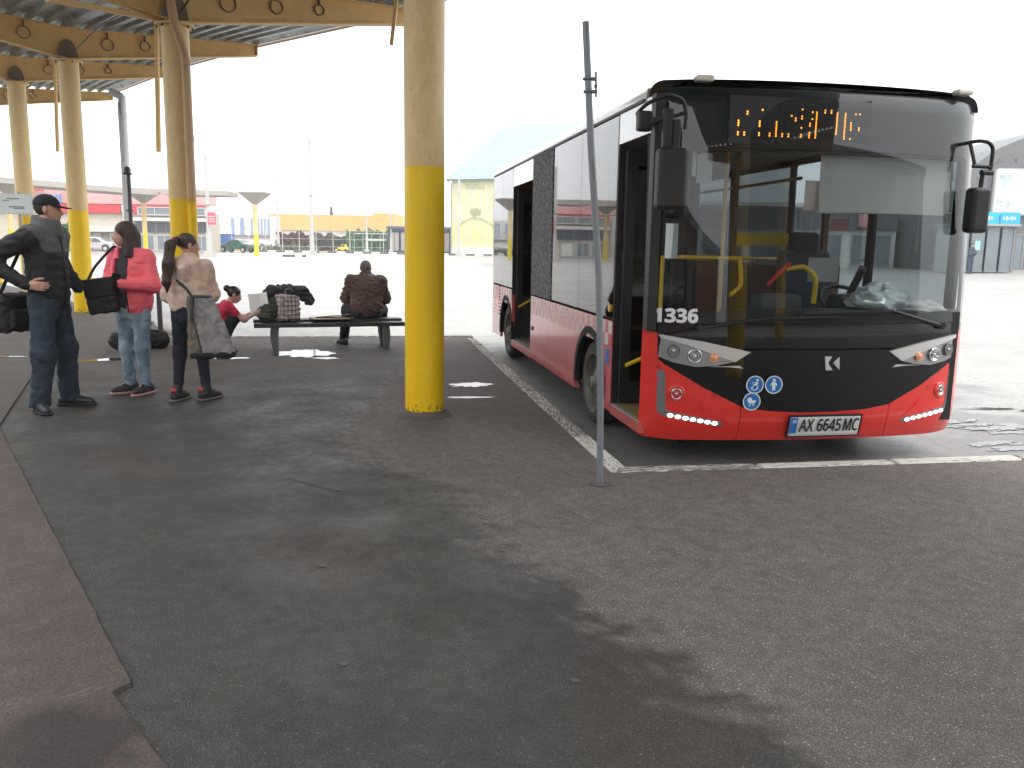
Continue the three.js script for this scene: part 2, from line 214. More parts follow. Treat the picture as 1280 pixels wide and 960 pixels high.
COLS.forEach(([x, z, h], i) => {
  const r = [0.18, 0.18, 0.166, 0.178, 0.182, 0.2, 0.2][i], band = [2.0, 2.0, 2.07, 2.0, 1.99, 1.94, 1.94][i];
  const t = thing('canopy_column', colLabels[i], 'column', [x, 0, z], 0.4 * i, 'columns of the bus station canopy');
  const lo = new THREE.CylinderGeometry(r, r, band, 40, 1, true); lo.translate(0, band / 2, 0);
  const hi = new THREE.CylinderGeometry(r - 0.0005, r - 0.0005, h - band - 0.04, 40, 1, true); hi.translate(0, band + (h - band - 0.04) / 2, 0);
  part('painted_base', lo, yellowCol, t); part('shaft', hi, cream, t);
  const cap = new THREE.CylinderGeometry(r + 0.075, r + 0.075, 0.028, 32); cap.translate(0, h - 0.03, 0);
  part('top_flange', [cap], cream, t);
  for (let k = 0; k < 8; k++) { const a = k / 8 * Math.PI * 2; const b = new THREE.CylinderGeometry(0.014, 0.014, 0.05, 6); b.translate((r + 0.045) * Math.cos(a), h - 0.045, (r + 0.045) * Math.sin(a)); if (i > 1 && i < 5) part('bolt', b, steelDark, t); }
  if (i === 2) { const ft = lathe([[r + 0.001, 0.05], [r + 0.02, 0.03], [r + 0.05, 0.012], [r + 0.075, 0.002]], 40); const p = ft.attributes.position; for (let k = 0; k < p.count; k++) { const a = Math.atan2(p.getZ(k), p.getX(k)), q = 1 + 0.05 * n2(Math.cos(a) * 3, Math.sin(a) * 3); p.setX(k, p.getX(k) * q); p.setZ(k, p.getZ(k) * q); } ft.computeVertexNormals(); part('mortar_footing', ft, mat([0.11, 0.10, 0.09], 0.85, 0, { map: grime }), t); }
  if (i === 3) {
    const c = Math.cos(-0.4 * i), s = Math.sin(-0.4 * i), L = (wx, y, wz) => [wx * c + wz * s, y, -wx * s + wz * c];
    part('drainpipe', [tube([L(0.03, 5.0, 0.28), L(0.07, 4.5, 0.28), L(0.1, 4.24, 0.27), L(0.155, 4.0, 0.22), L(0.19, 3.8, 0.19), L(0.195, 3.4, 0.185), L(0.195, 2.0, 0.185)], 0.058, 60, 14)], pipePaint, t);
    part('drainpipe_painted_end', bar(L(0.195, 2.0, 0.185), L(0.195, 0.12, 0.185), 0.058, 0.058, 16), yellowCol, t);
    for (const y of [3.72, 2.75, 1.2]) part('pipe_collar', bar(L(0.195, y, 0.185), L(0.195, y + 0.07, 0.185), 0.066, 0.066, 16), pipePaint, t);
    for (const y of [3.3, 1.7]) part('pipe_bracket', beam(L(0.1, y, 0.1), L(0.195, y, 0.185), 0.03, 0.04), steelDark, t);
  }
});
const canopy = thing('station_canopy', 'cream steel canopy with ribbed grey roof sheets over the platform', 'canopy');
const galv = new THREE.MeshStandardMaterial({ map: (() => { const t = tex(512, 512, (u, v) => { const a = 0.05 * tn(u, v, 5) + 0.05 * tn(u, v, 26, 2), s = smooth(0.3, 0.8, tn(u, v, 5, 7) + 0.5 * tn(u, v, 22, 3)); return [mix(0.56 + a, 0.44, s * 0.7), mix(0.60 + a, 0.42, s * 0.7), mix(0.61 + a, 0.37, s * 0.7)]; }); t.repeat.set(0.4, 0.4); return t; })(), roughness: 0.42, metalness: 0.55 });
const beamTex = creamTex.clone(); beamTex.repeat.set(0.5, 0.5); beamTex.needsUpdate = true;
const beamPaint = new THREE.MeshStandardMaterial({ map: beamTex, color: new THREE.Color().setRGB(1, 0.90, 0.74), roughness: 0.55 });
const WING = 3.75, LEFT = 3.9, CEN = 0.58, EDGE = 0.85, RW = [1.9, 2.1, 3.1, 3.75, 3.75, 3.75, 3.75], reach = s => Math.min(1, Math.abs(s) / WING);
const deckTop = (i, s) => COLS[i][2] + mix(CEN, EDGE, reach(s));
const under = (i, s) => COLS[i][2] + mix(0, 0.60, reach(s));
COLS.forEach(([x, z, h], i) => {
  const holder = part('roof_beam', (() => {
    const sh = poly([[-LEFT, under(i, WING)], [-WING, under(i, WING)], [0, h], [RW[i], under(i, RW[i])], [RW[i], deckTop(i, RW[i]) - 0.03], [0, deckTop(i, 0) - 0.03], [-WING, deckTop(i, WING) - 0.03], [-LEFT, deckTop(i, WING) - 0.03]]);
    for (const sg of [-1, 1]) [[0.72, 0.105], [1.42, 0.088], [2.08, 0.07]].filter(q => sg < 0 || q[0] < RW[i] - 0.2).forEach(([s, r]) => { const p = new THREE.Path(); p.absarc(sg * s, (under(i, s) + deckTop(i, s)) / 2, r, 0, Math.PI * 2, true); sh.holes.push(p); });
    const web = plate(sh, 0.02); web.translate(0, 0, -0.01);
    const parts = [web]; const fl = (a, b, y0, y1, t) => { const g = beam([a, y0, 0], [b, y1, 0], 0.17, t); return g; };
    for (const sg of [-1, 1]) { const q = sg > 0 ? RW[i] : WING; parts.push(fl(0, sg * q, h + 0.012, under(i, q) + 0.012, 0.022)); parts.push(fl(0, sg * q, deckTop(i, 0) - 0.02, deckTop(i, q) - 0.02, 0.022)); parts.push(box(0.02, deckTop(i, q) - under(i, q) - 0.02, 0.168, sg * (q - 0.012), (deckTop(i, q) + under(i, q)) / 2 - 0.004, 0)); }
    parts.push(fl(-WING, -LEFT, under(i, WING) + 0.012, under(i, WING) + 0.012, 0.022), fl(-WING, -LEFT, deckTop(i, WING) - 0.02, deckTop(i, WING) - 0.02, 0.022));
    return uvPlanar(join(parts), 'x', 'y');
  })(), beamPaint, canopy);
  holder.position.set(x, 0, z); holder.rotation.y = Math.atan2(-PZ, PX);
  for (const sg of [-1, 1]) [[0.72, 0.105], [1.42, 0.088], [2.08, 0.07]].filter(q => sg < 0 || q[0] < RW[i] - 0.2).forEach(([s, r]) => { const g = new THREE.CylinderGeometry(r + 0.004, r + 0.004, 0.11, 28, 1, true); g.rotateX(Math.PI / 2); const o = part('hole_collar', g, rustBrown, holder); const cg = new THREE.CylinderGeometry(r * 0.96, r * 0.96, 0.05, 24); cg.rotateX(Math.PI / 2); part('hole_cover', cg, beamPaint, o); o.position.set(sg * s, (under(i, s) + deckTop(i, s)) / 2, 0); if (i > 2) { const st = box(0.016, (deckTop(i, s) - under(i, s)) / 2 - r - 0.03, 0.12, sg * s, deckTop(i, s) - 0.03 - ((deckTop(i, s) - under(i, s)) / 2 - r - 0.03) / 2, 0); part('stiffener', st, rustBrown, holder); } });
  for (const f of [-1, 1]) { const e = new THREE.Shape(); e.absellipse(0, 0, 0.17, 0.34, 0, Math.PI); const g = plate(e, 0.018); g.translate(0, h + 0.024, f * 0.05 - 0.009); part('gusset', g, rustBrown, holder); }
});
for (let i = 0; i < COLS.length - 1; i++) for (const sg of [-1, 1]) { // ribbed sheets from beam to beam
  const prof = []; const per = 0.30; const END = sg < 0 ? LEFT : WING; for (let s = 0.0; s < END - 0.2; s += per) prof.push([s, 0], [s + 0.10, 0], [s + 0.13, 0.065], [s + 0.27, 0.065]); prof.push([END, 0.0]);
  const P = [], U = [], I = [], a = COLS[i], b = COLS[i + 1], nt = 4;
  for (let k = 0; k <= nt; k++) for (const [s, y] of prof) { const t = k / nt, ss = sg > 0 ? s * mix(RW[i], RW[i + 1], t) / WING : -s; P.push(mix(a[0], b[0], t) + PX * ss, mix(deckTop(i, ss), deckTop(i + 1, ss), t) + y, mix(a[1], b[1], t) + PZ * ss); U.push(s, t * 6); }
  const n = prof.length; for (let k = 0; k < nt; k++) for (let j = 0; j < n - 1; j++) { const p = k * n + j; I.push(p, p + n, p + 1, p + 1, p + n, p + n + 1); }
  const g = new THREE.BufferGeometry(); g.setAttribute('position', new THREE.Float32BufferAttribute(P, 3)); g.setAttribute('uv', new THREE.Float32BufferAttribute(U, 2)); g.setIndex(I); const gg = toCreasedNormals(g, 0.3);
  part('roof_sheet', gg, galv, canopy);
  if (sg < 0) continue;
  const e = (c, k) => [c[0] + PX * (RW[k] + 0.03), deckTop(k, RW[k]) + 0.03, c[1] + PZ * (RW[k] + 0.03)];
  part('eaves_trim', beam(e(a, i), e(b, i + 1), 0.03, 0.16), mat([0.62, 0.50, 0.42], 0.6, 0, { map: grime }), canopy);
}
for (const [a, b] of [[[-4.89, 4.45, -12.0], [-4.95, 2.65, -12.0]], [[-8.93, 4.95, -17.0], [-9.0, 3.12, -17.0]], [[-1.70, 5.05, -12.6], [-1.80, 4.24, -12.6]]]) part('hanging_rod', [beam(a, b, 0.05, 0.05)], beamPaint, canopy);
part('cable_tray', [beam([-4.72, 4.32, -11.72], [-5.5, 4.2, -10.4], 0.10, 0.05), bar([-4.9, 4.36, -11.5], [-4.9, 4.8, -11.5], 0.012)], beamPaint, canopy);
part('cable', tube([[-8.4, 4.86, -16.6], [-6.9, 4.9, -14.6], [-5.2, 4.75, -12.5], [-4.6, 4.5, -11.6]], 0.012, 30, 6), steelDark, canopy);
part('cable', tube([[-6.6, 5.1, -11.4], [-5.6, 4.75, -11.8], [-4.7, 4.42, -11.75]], 0.012, 30, 6), steelDark, canopy);
part('cable', tube([[-4.4, 4.4, -11.6], [-4.0, 4.62, -11.2], [-3.2, 4.9, -10.2]], 0.012, 30, 6), steelDark, canopy);

// leaning steel pole at the kerb corner
{
  const t = thing('sign_pole', 'bare grey steel pole leaning beside the front of the red bus', 'pole', [0.556, 0, -5.04]);
  const m = mat([0.25, 0.28, 0.31], 0.45, 0.25, { map: grime, bumpMap: fineBump, bumpScale: 0.001 });
  part('shaft', [tube([[0, -0.05, 0], [-0.018, 0.6, 0], [-0.052, 1.3, 0], [-0.118, 2.0, 0], [-0.172, 2.71, 0]], 0.0205, 50, 14)], m, t);
  for (const [y, x] of [[2.40, -0.148], [2.33, -0.142]]) { part('clamp', [(() => { const g = new THREE.TorusGeometry(0.026, 0.008, 8, 20); g.rotateX(Math.PI / 2); g.translate(x, y, 0); return g; })(), box(0.03, 0.02, 0.025, x + 0.035, y, 0, 0.004)], m, t); }
  part('clamp_bolt', [bar([-0.10, 2.30, 0], [-0.105, 2.44, 0.0], 0.006), box(0.018, 0.018, 0.018, -0.104, 2.36, 0, 0.003)], steelDark, t);
  part('foot_patch', [sheet(blob(0, 0, 0.075, 0.06, 0, 61, 0.25), 0.004)], mat([0.10, 0.095, 0.09], 0.85), t);
}
// white downpipe pole at the end of the far beam, dark sign post, route board, low steel post
{
  const t = thing('pipe_pole', 'thick pale grey pipe pole rising to the far canopy tip', 'pole', [-11.75, 0, -26]);
  part('shaft', bar([0, -0.1, 0], [0, 5.45, 0], 0.125, 0.125, 24), mat([0.52, 0.55, 0.57], 0.5, 0.1, { map: grime }), t);
  for (const y of [2.6, 4.2]) part('joint_ring', bar([0, y, 0], [0, y + 0.05, 0], 0.135, 0.135, 24), mat([0.45, 0.48, 0.5], 0.5), t);
  part('top_elbow', tube([[0, 5.4, 0], [0, 5.62, 0], [-0.3, 5.75, 0.1]], 0.11, 16, 12), mat([0.52, 0.55, 0.57], 0.5, 0.1, { map: grime }), t);
  const s = thing('sign_post', 'thin dark post with a small cap, behind the woman in pink', 'post', [-8.1, 0, -18]);
  part('shaft', bar([0, -0.05, 0], [0.02, 2.83, 0], 0.04), steelDark, s); part('cap', [lathe([[0, 2.95], [0.05, 2.93], [0.075, 2.87], [0.06, 2.83], [0.09, 2.81], [0.09, 2.78], [0, 2.78]], 16)], steelDark, s);
  part('collar', bar([0, 2.02, 0], [0, 2.06, 0], 0.07), steelDark, s);
  const b = thing('route_board', 'white route board on a thin post at the left edge', 'sign', [-11.6, 0, -20], 0.45);
  const ct = document.createElement('canvas'); ct.width = 256; ct.height = 160; const c = ct.getContext('2d'); c.fillStyle = '#dfe6e4'; c.fillRect(0, 0, 256, 160); c.fillStyle = '#d8c514'; c.fillRect(0, 70, 62, 90); c.fillStyle = '#17181a'; c.fillRect(0, 88, 34, 48); c.fillRect(0, 8, 28, 40); c.fillStyle = '#3d4245'; c.fillRect(118, 34, 66, 7); c.fillRect(92, 52, 40, 5); c.fillRect(126, 102, 84, 8); c.fillRect(150, 116, 60, 6);
  const tx = new THREE.CanvasTexture(ct); tx.colorSpace = THREE.SRGBColorSpace;
  const bd = part('board', box(0.98, 0.46, 0.03, -0.18, 2.22, 0), mat([0.6, 0.63, 0.62], 0.5), b);
  const pr = new THREE.PlaneGeometry(0.96, 0.44); pr.translate(-0.18, 2.22, 0.0195); part('print', pr, new THREE.MeshStandardMaterial({ map: tx, roughness: 0.5 }), bd);
  part('post', bar([0.02, 0, -0.04], [0.02, 2.5, -0.04], 0.032), mat([0.35, 0.36, 0.36], 0.5, 0.3), b);
  const p = thing('steel_post', 'low dark rectangular steel post between the woman in pink and the girl', 'post', [-4.87, 0, -11.57]);
  part('shaft', box(0.055, 0.94, 0.05, 0, 0.47, 0, 0.006), steelDark, p); part('foot_plate', box(0.15, 0.012, 0.15, 0, 0.008, 0), steelDark, p);
}
// bench of two planks on curved steel feet
const BENCH = { x: -2.52, z: -11.52, turn: Math.atan2(0.45, 1.36), h: 0.40 };
{
  const t = thing('bench', 'low backless bench with two dark planks on steel feet', 'bench', [BENCH.x, 0, BENCH.z], BENCH.turn);
  const wood = new THREE.MeshStandardMaterial({ map: (() => { const x = tex(512, 64, (u, v) => { const g = 0.30 + 0.05 * tn(u, v, 9) + 0.07 * tn(u * 0.2, v, 40, 3); return [g, g * 0.98, g * 1.0]; }); return x; })(), color: new THREE.Color().setRGB(0.62, 0.6, 0.62), roughness: 0.5 });
  for (const [z, w, y] of [[0.17, 0.20, 0.355], [-0.10, 0.24, 0.385]]) part('plank', box(2.0, 0.055, w, 0.0, y, z, 0.008), wood, t);
  for (const x of [-0.72, 0.74]) for (const z of [0.17, -0.15]) { const sh = new THREE.Shape(); sh.moveTo(-0.035, 0); sh.quadraticCurveTo(-0.085, 0.17, -0.05, 0.325); sh.lineTo(0.04, 0.325); sh.quadraticCurveTo(0.02, 0.17, 0.03, 0); sh.closePath(); const g = plate(sh, 0.035, 0.004); if (x > 0) g.scale(-1, 1, 1); const o = part('foot', g, mat([0.16, 0.165, 0.17], 0.45, 0.4), t); if (x > 0) { const ix = g.index; g.computeVertexNormals(); } o.position.set(x, 0, z); }
  for (const x of [-0.72, 0.74]) part('cross_bar', box(0.06, 0.022, 0.42, x, 0.338, 0.01), mat([0.16, 0.165, 0.17], 0.45, 0.4), t);
}
// ---------------------------------------------------------------- the bus. Its axes: x across (0 at the doors), y up from the road, z towards the camera (0 at the front)
const font = await new FontLoader().loadAsync('fonts/droid/droid_sans_bold.typeface.json');
const fontR = await new FontLoader().loadAsync('fonts/droid/droid_sans_regular.typeface.json');
const bus = thing('city_bus', 'red city bus with black front numbered 1336, parked at the kerb', 'bus', [0.95, ROAD, -5.94], A10);
{
  const W = 2.57, HW = W / 2, L = 7.35, TOP = 2.6;
  const red = phys([0.80, 0.030, 0.020], 0.32, { clearcoat: 1, clearcoatRoughness: 0.06, map: rep(grime, 0.8) });
  const film = tex(512, 512, (u, v) => { const y = v; const sp = smooth(0.45, 0.85, tn(u, v, 40, 3) + 0.5 * tn(u, v, 110, 6)) * 0.16, st = smooth(0.2, 0.9, tn(u * 1, v * 0.12, 60, 9)) * 0.10, d = sp + st; return [0.97 - d * 0.6, 0.93 - d * 0.15, 0.92 - d * 0.1]; });
  const redSide = phys([0.62, 0.115, 0.105], 0.4, { clearcoat: 1, clearcoatRoughness: 0.12, map: film, bumpMap: rep(fineBump, 3), bumpScale: 0.0006 });
  const black = phys([0.0025, 0.0028, 0.0042], 0.5, { specularIntensity: 0.15, clearcoat: 1, clearcoatRoughness: 0.03 });
  const trim = mat([0.012, 0.012, 0.013], 0.5), rubber = mat([0.016, 0.016, 0.016], 0.8, 0, { map: speck });
  const silver = phys([0.42, 0.43, 0.44], 0.28, { metalness: 0.7 }), silverPale = phys([0.62, 0.63, 0.64], 0.3, { metalness: 0.45, clearcoat: 0.6 });
  const greyPlastic = mat([0.16, 0.16, 0.165], 0.5, 0.1), chrome = mat([0.75, 0.75, 0.76], 0.12, 1);
  const lens = phys([0.95, 0.95, 0.96], 0.02, { transmission: 1, thickness: 0, ior: 1.5 });
  const amber = phys([0.75, 0.33, 0.16], 0.15, { clearcoat: 1 });
  const glassClear = phys([0.58, 0.62, 0.63], 0.02, { transmission: 1, thickness: 0, ior: 1.5 });
  const glassFront = phys([0.66, 0.70, 0.71], 0.012, { transmission: 1, thickness: 0, ior: 1.52 });
  const glassSide = phys([0.30, 0.33, 0.34], 0.02, { transmission: 1, thickness: 0, ior: 1.6 });
  const railY = phys([0.80, 0.50, 0.02], 0.3, { clearcoat: 0.5 });
  const white = mat([0.72, 0.73, 0.74], 0.45), led = new THREE.MeshStandardMaterial({ color: 0xffffff, emissive: 0xffffff, emissiveIntensity: 1.1 });
  const interior = mat([0.10, 0.105, 0.11], 0.6), interiorPale = mat([0.30, 0.31, 0.31], 0.6), floorM = mat([0.11, 0.09, 0.06], 0.6, 0, { map: grime });

  const surf = (x, y) => { const t = clamp((x - HW) / HW, -1, 1); let z = 0.13 * (1 - t * t) - 0.10 * Math.pow(Math.abs(t), 10); if (y > 0.95) z -= 0.10 * Math.pow((y - 0.95) / 1.75, 1.3); if (y < 0.45) z -= 0.05 * Math.pow((0.45 - y) / 0.25, 2); if (y > 2.55) z -= 1.6 * Math.pow(y - 2.55, 2); return z; };
  const nrm = (x, y) => { const e = 0.004, xa = Math.max(0.002, x - e), xb = Math.min(W - 0.002, x + e); return V(-(surf(xb, y) - surf(xa, y)) / (xb - xa), -(surf(x, y + e) - surf(x, y - e)) / (2 * e), 1).normalize(); };
  // a panel that follows the rounded front: outline in x, y; it stands `off` proud of the surface and is `deep` thick
  function skin(shape, off = 0, deep = 0.03, edge = 0.07) {
    if (Array.isArray(shape)) shape = poly(shape);
    let g = new THREE.ShapeGeometry(shape, 14).toNonIndexed(); g.deleteAttribute('normal'); g.deleteAttribute('uv'); g = mergeVertices(new TessellateModifier(edge, 10).modify(g), 1e-5);
    const p = g.attributes.position, n = p.count, P = [], N = [], I = [...g.index.array], E = new Map();
    for (let i = 0; i < I.length; i += 3) for (let k = 0; k < 3; k++) { const a = I[i + k], b = I[i + (k + 1) % 3], key = Math.min(a, b) + '_' + Math.max(a, b); E.has(key) ? E.set(key, null) : E.set(key, [a, b]); }
    for (let i = 0; i < n; i++) { const x = p.getX(i), y = p.getY(i), m = nrm(x, y); P.push(x + m.x * off, y + m.y * off, surf(x, y) + m.z * off); N.push(m.x, m.y, m.z); }
    const pos = [], nor = [], uv = []; const pv = (i, q, m) => { pos.push(q[0], q[1], q[2]); nor.push(...m); uv.push(p.getX(i), p.getY(i)); };
    const at = i => [P[3 * i], P[3 * i + 1], P[3 * i + 2]], nt = i => [N[3 * i], N[3 * i + 1], N[3 * i + 2]];
    for (const i of I) pv(i, at(i), nt(i));
    for (const e of E.values()) if (e) { const [a, b] = e, A = at(a), B = at(b), A2 = A.map((c, k) => c - nt(a)[k] * deep), B2 = B.map((c, k) => c - nt(b)[k] * deep); const dx = B[0] - A[0], dy = B[1] - A[1], l = Math.hypot(dx, dy) || 1, m = [dy / l, -dx / l, 0]; for (const [i, q] of [[a, A], [a, A2], [b, B], [b, B], [a, A2], [b, B2]]) pv(i, q, m); }
    const o = new THREE.BufferGeometry(); o.setAttribute('position', new THREE.Float32BufferAttribute(pos, 3)); o.setAttribute('normal', new THREE.Float32BufferAttribute(nor, 3)); o.setAttribute('uv', new THREE.Float32BufferAttribute(uv, 2)); return o;
  }
  const mir = pts => pts.map(([x, y]) => [W - x, y]).reverse();
  const onFront = (g, x, y, off = 0) => { const m = nrm(x, y), q = new THREE.Quaternion().setFromUnitVectors(V(0, 0, 1), m); g.applyQuaternion(q); g.translate(x + m.x * off, y + m.y * off, surf(x, y) + m.z * off); return g; };

  // ---- front panels
  part('front_bumper', skin([[0.70, 0.19], [W - 0.70, 0.19], [W - 0.70, 0.447], [W - 0.9, 0.416], [1.4, 0.402], [1.147, 0.402], [0.9, 0.416], [0.70, 0.447]], 0, 0.05), red, bus);
  const corner = [[0, 0.215], [0.04, 0.2], [0.235, 0.19], [0.694, 0.19], [0.694, 0.449], [0.66, 0.468], [0.42, 0.585], [0.14, 0.75], [0.105, 0.785], [0.094, 0.82], [0.092, 0.972], [0.04, 0.985], [0, 0.99]];
  for (const [o, nm] of [[corner, 0], [mir(corner), 1]]) part('bumper_corner', skin(o, 0, 0.05, 0.05), red, bus);
  part('towing_hatch', skin(rectPath(1.66, 0.215, 1.76 - 0.02, 0.375, 0.012), 0.004, 0.01), red, bus);
  const maskLow = [[0.085, 0.80], [0.13, 0.735], [0.42, 0.57], [0.66, 0.455], [0.9, 0.405], [HW, 0.39]];
  const low = [...maskLow, ...mir(maskLow).slice(1), [W - 0.085, 0.862], [0.085, 0.862]];
  part('front_mask', skin(low, -0.006, 0.02), black, bus);
  part('front_mask', skin([[0, 0.992], [0.085, 0.975], [0.085, 0.87], [W - 0.085, 0.87], [W - 0.085, 0.975], [W, 0.992], [W, 1.05], [0, 1.05]], -0.004, 0.02), black, bus);
  part('hood_flap', skin([[0.44, 0.985], [0.70, 0.876], [W - 0.70, 0.876], [W - 0.44, 0.985]], 0.008, 0.02), black, bus);
  part('hood_flap', skin([[0.70, 0.856], [0.62, 0.775], [0.80, 0.70], [W - 0.80, 0.70], [W - 0.62, 0.775], [W - 0.70, 0.856]], 0.008, 0.02), black, bus);
  // ---- head lamps, fog lamps, daytime strips
  const round = (name, x, y, r, m, parent, off = 0.012) => {
    const o = part(name, onFront(join([(() => { const g = new THREE.TorusGeometry(r, r * 0.13, 8, 28); g.translate(0, 0, 0.006); return g; })(), (() => { const g = lathe([[0, -0.02], [r * 0.35, -0.018], [r * 0.75, -0.008], [r * 0.98, 0.004]], 28); g.rotateX(Math.PI / 2); return g; })()]), x, y, off), m, parent);
    const dome = lathe([[0, r * 0.45], [r * 0.45, r * 0.38], [r * 0.8, r * 0.2], [r * 0.93, 0.002]], 24); dome.rotateX(Math.PI / 2); part('lens', onFront(dome, x, y, off + 0.003), m === amber ? amber : lens, o);
    if (m !== amber) part('bulb', onFront(new THREE.SphereGeometry(r * 0.3, 12, 8), x, y, off + 0.002), mat([0.7, 0.7, 0.72], 0.08, 0.9), o);
  };
  for (const side of [0, 1]) {
    const f = side ? mir : (a => a), X = x => side ? W - x : x;
    const h = part('headlight', skin(f([[0.1, 0.803], [0.2, 0.765], [0.356, 0.736], [0.5, 0.747], [0.622, 0.774], [0.30, 0.884], [0.112, 0.934]]), 0.004, 0.03, 0.04), silver, bus);
    part('brow', skin(f([[0.112, 0.938], [0.30, 0.888], [0.629, 0.774], [0.742, 0.848], [0.41, 0.917], [0.1, 0.964]]), 0.016, 0.03, 0.04), silverPale, h);
    part('lower_trim', skin(f([[0.45, 0.738], [0.58, 0.738], [0.70, 0.728], [0.665, 0.748]]), 0.006, 0.01, 0.04), silverPale, h);
    round('main_lamp', X(0.198), 0.848, 0.043, greyPlastic, h); round('high_beam', X(0.341), 0.815, 0.046, chrome, h); round('turn_lamp', X(0.477), 0.805, 0.03, amber, h);
    const d = part('daytime_strip', skin(f([[0.10, 0.70], [0.125, 0.712], [0.15, 0.69], [0.162, 0.44], [0.18, 0.408], [0.56, 0.338], [0.585, 0.312], [0.53, 0.302], [0.135, 0.378], [0.105, 0.41]]), 0.003, 0.01, 0.04), greyPlastic, bus);
    for (let k = 0; k < 7; k++) { const s = new THREE.SphereGeometry(0.0175, 12, 8); s.scale(1.25, 0.85, 0.5); part('led_lamp', onFront(s, X(0.198 + k * 0.053), 0.378 - k * 0.0088, 0.006), led, d); }
    const fg = part('fog_recess', onFront(new THREE.TorusGeometry(0.05, 0.012, 8, 28), X(0.232), 0.54, 0.002), red, bus); round('fog_lamp', X(0.232), 0.54, 0.036, chrome, fg, 0.006);
    const cr = skin(f([[0.40, 0.49], [0.43, 0.483], [0.47, 0.43], [0.545, 0.365], [0.535, 0.358], [0.455, 0.42]]), 0.006, 0.008, 0.04); part('bumper_crease', cr, red, bus);
  }
  // ---- number plate, number, emblem, stickers
  { const flat = shape => onFront(plate(shape, 0.004), 1.343, 0.308, 0.03);
    const pl = part('number_plate', onFront(box(0.56, 0.155, 0.014, 0, 0, 0, 0.004), 1.343, 0.308, 0.018), white, bus);
    part('plate_frame', onFront(join([box(0.58, 0.012, 0.018, 0, 0.08, 0), box(0.58, 0.012, 0.018, 0, -0.08, 0), box(0.012, 0.148, 0.018, -0.285, 0, 0), box(0.012, 0.148, 0.018, 0.285, 0, 0)]), 1.343, 0.308, 0.016), trim, pl);
    part('country_band', flat(rectPath(-0.277, -0.05, -0.225, 0.072)), mat([0.03, 0.15, 0.50], 0.4), pl);
    part('flag', onFront(plate(rectPath(-0.265, 0.032, -0.237, 0.058), 0.002), 1.343, 0.308, 0.035), mat([0.35, 0.55, 0.85], 0.4), pl);
    const tx = (s, x, y, size, wx) => { const g = new TextGeometry(s, { font: fontR, size, depth: 0.003, curveSegments: 6, bevelEnabled: true, bevelSize: 0.0022, bevelThickness: 0.0005, bevelSegments: 1 }); g.computeBoundingBox(); const b = g.boundingBox; g.translate(-b.min.x, 0, 0); g.scale(wx / (b.max.x - b.min.x), 1, 1); g.translate(x, y, 0); return g; };
    part('plate_characters', onFront(join([tx('AX', -0.205, -0.037, 0.094, 0.115), tx('6645', -0.063, -0.037, 0.094, 0.19), tx('MC', 0.148, -0.037, 0.094, 0.118)]), 1.343, 0.308, 0.0305), mat([0.02, 0.02, 0.022], 0.5), pl);
    part('frame_strip', onFront(plate(rectPath(-0.275, -0.074, 0.275, -0.056), 0.003), 1.343, 0.308, 0.027), mat([0.5, 0.55, 0.52], 0.5), pl);
  }
  { const g = new TextGeometry('1336', { font, size: 0.095, depth: 0.002, curveSegments: 6, bevelEnabled: true, bevelSize: 0.003, bevelThickness: 0.0004, bevelSegments: 1 }); g.computeBoundingBox(); const b = g.boundingBox; g.translate(-b.min.x, 0, 0); g.scale(0.298 / (b.max.x - b.min.x), 1, 1); const p = g.attributes.position; for (let i = 0; i < p.count; i++) { const x = p.getX(i) + 0.056, y = p.getY(i) + 1.052; p.setXYZ(i, x, y, surf(x, y) + 0.004 + p.getZ(i)); } part('fleet_number', g, mat([0.75, 0.76, 0.77], 0.5), bus); }
  { const s1 = poly([[-0.06, 0.05], [-0.003, 0.05], [-0.032, 0.004], [0.008, -0.05], [-0.046, -0.05]]), s2 = poly([[0.055, 0.046], [0.008, 0.002], [0.062, -0.048]]); part('emblem', onFront(join([plate(s1, 0.006, 0.001), plate(s2, 0.006, 0.001)]), 1.362, 0.765, 0.010), silverPale, bus); }
  const blue = mat([0.012, 0.15, 0.46], 0.4), stW = mat([0.72, 0.76, 0.78], 0.45);
  const disc = (x, y, icon) => { const c = part('sticker', onFront((() => { const g = new THREE.CylinderGeometry(0.064, 0.064, 0.002, 36); g.rotateX(Math.PI / 2); return g; })(), x, y, 0.012), blue, bus); part('rim', onFront(new THREE.RingGeometry(0.058, 0.066, 36), x, y, 0.0145), stW, c); part('pictogram', onFront(join(icon.map(s => plate(s, 0.001))), x, y, 0.0135), stW, c); };
  const cir = (x, y, r) => { const s = new THREE.Shape(); s.absarc(x, y, r, 0, Math.PI * 2); return s; };
  const ring = (x, y, r, r2, a0, a1) => { const s = new THREE.Shape(); s.absarc(x, y, r, a0, a1); s.absarc(x, y, r2, a1, a0, true); s.closePath(); return s; };
  disc(0.786, 0.612, [cir(0.017, 0.034, 0.010), poly([[0.008, 0.022], [0.022, 0.020], [0.018, -0.004], [-0.016, -0.004], [-0.016, 0.004], [0.004, 0.005]]), poly([[-0.022, 0.013], [0.008, 0.010], [0.008, 0.016], [-0.022, 0.018]]), ring(-0.002, -0.016, 0.026, 0.019, Math.PI * 1.0, Math.PI * 2.15), poly([[-0.03, -0.03], [-0.014, -0.006], [-0.01, -0.01], [-0.024, -0.034]])]);
  disc(0.926, 0.612, [cir(0, 0.034, 0.011), poly([[-0.012, 0.021], [0.012, 0.021], [0.028, -0.006], [0.022, -0.009], [0.012, 0.004], [0.011, -0.042], [0.002, -0.042], [0, -0.016], [-0.002, -0.042], [-0.011, -0.042], [-0.012, 0.004], [-0.022, -0.009], [-0.028, -0.006]])]);
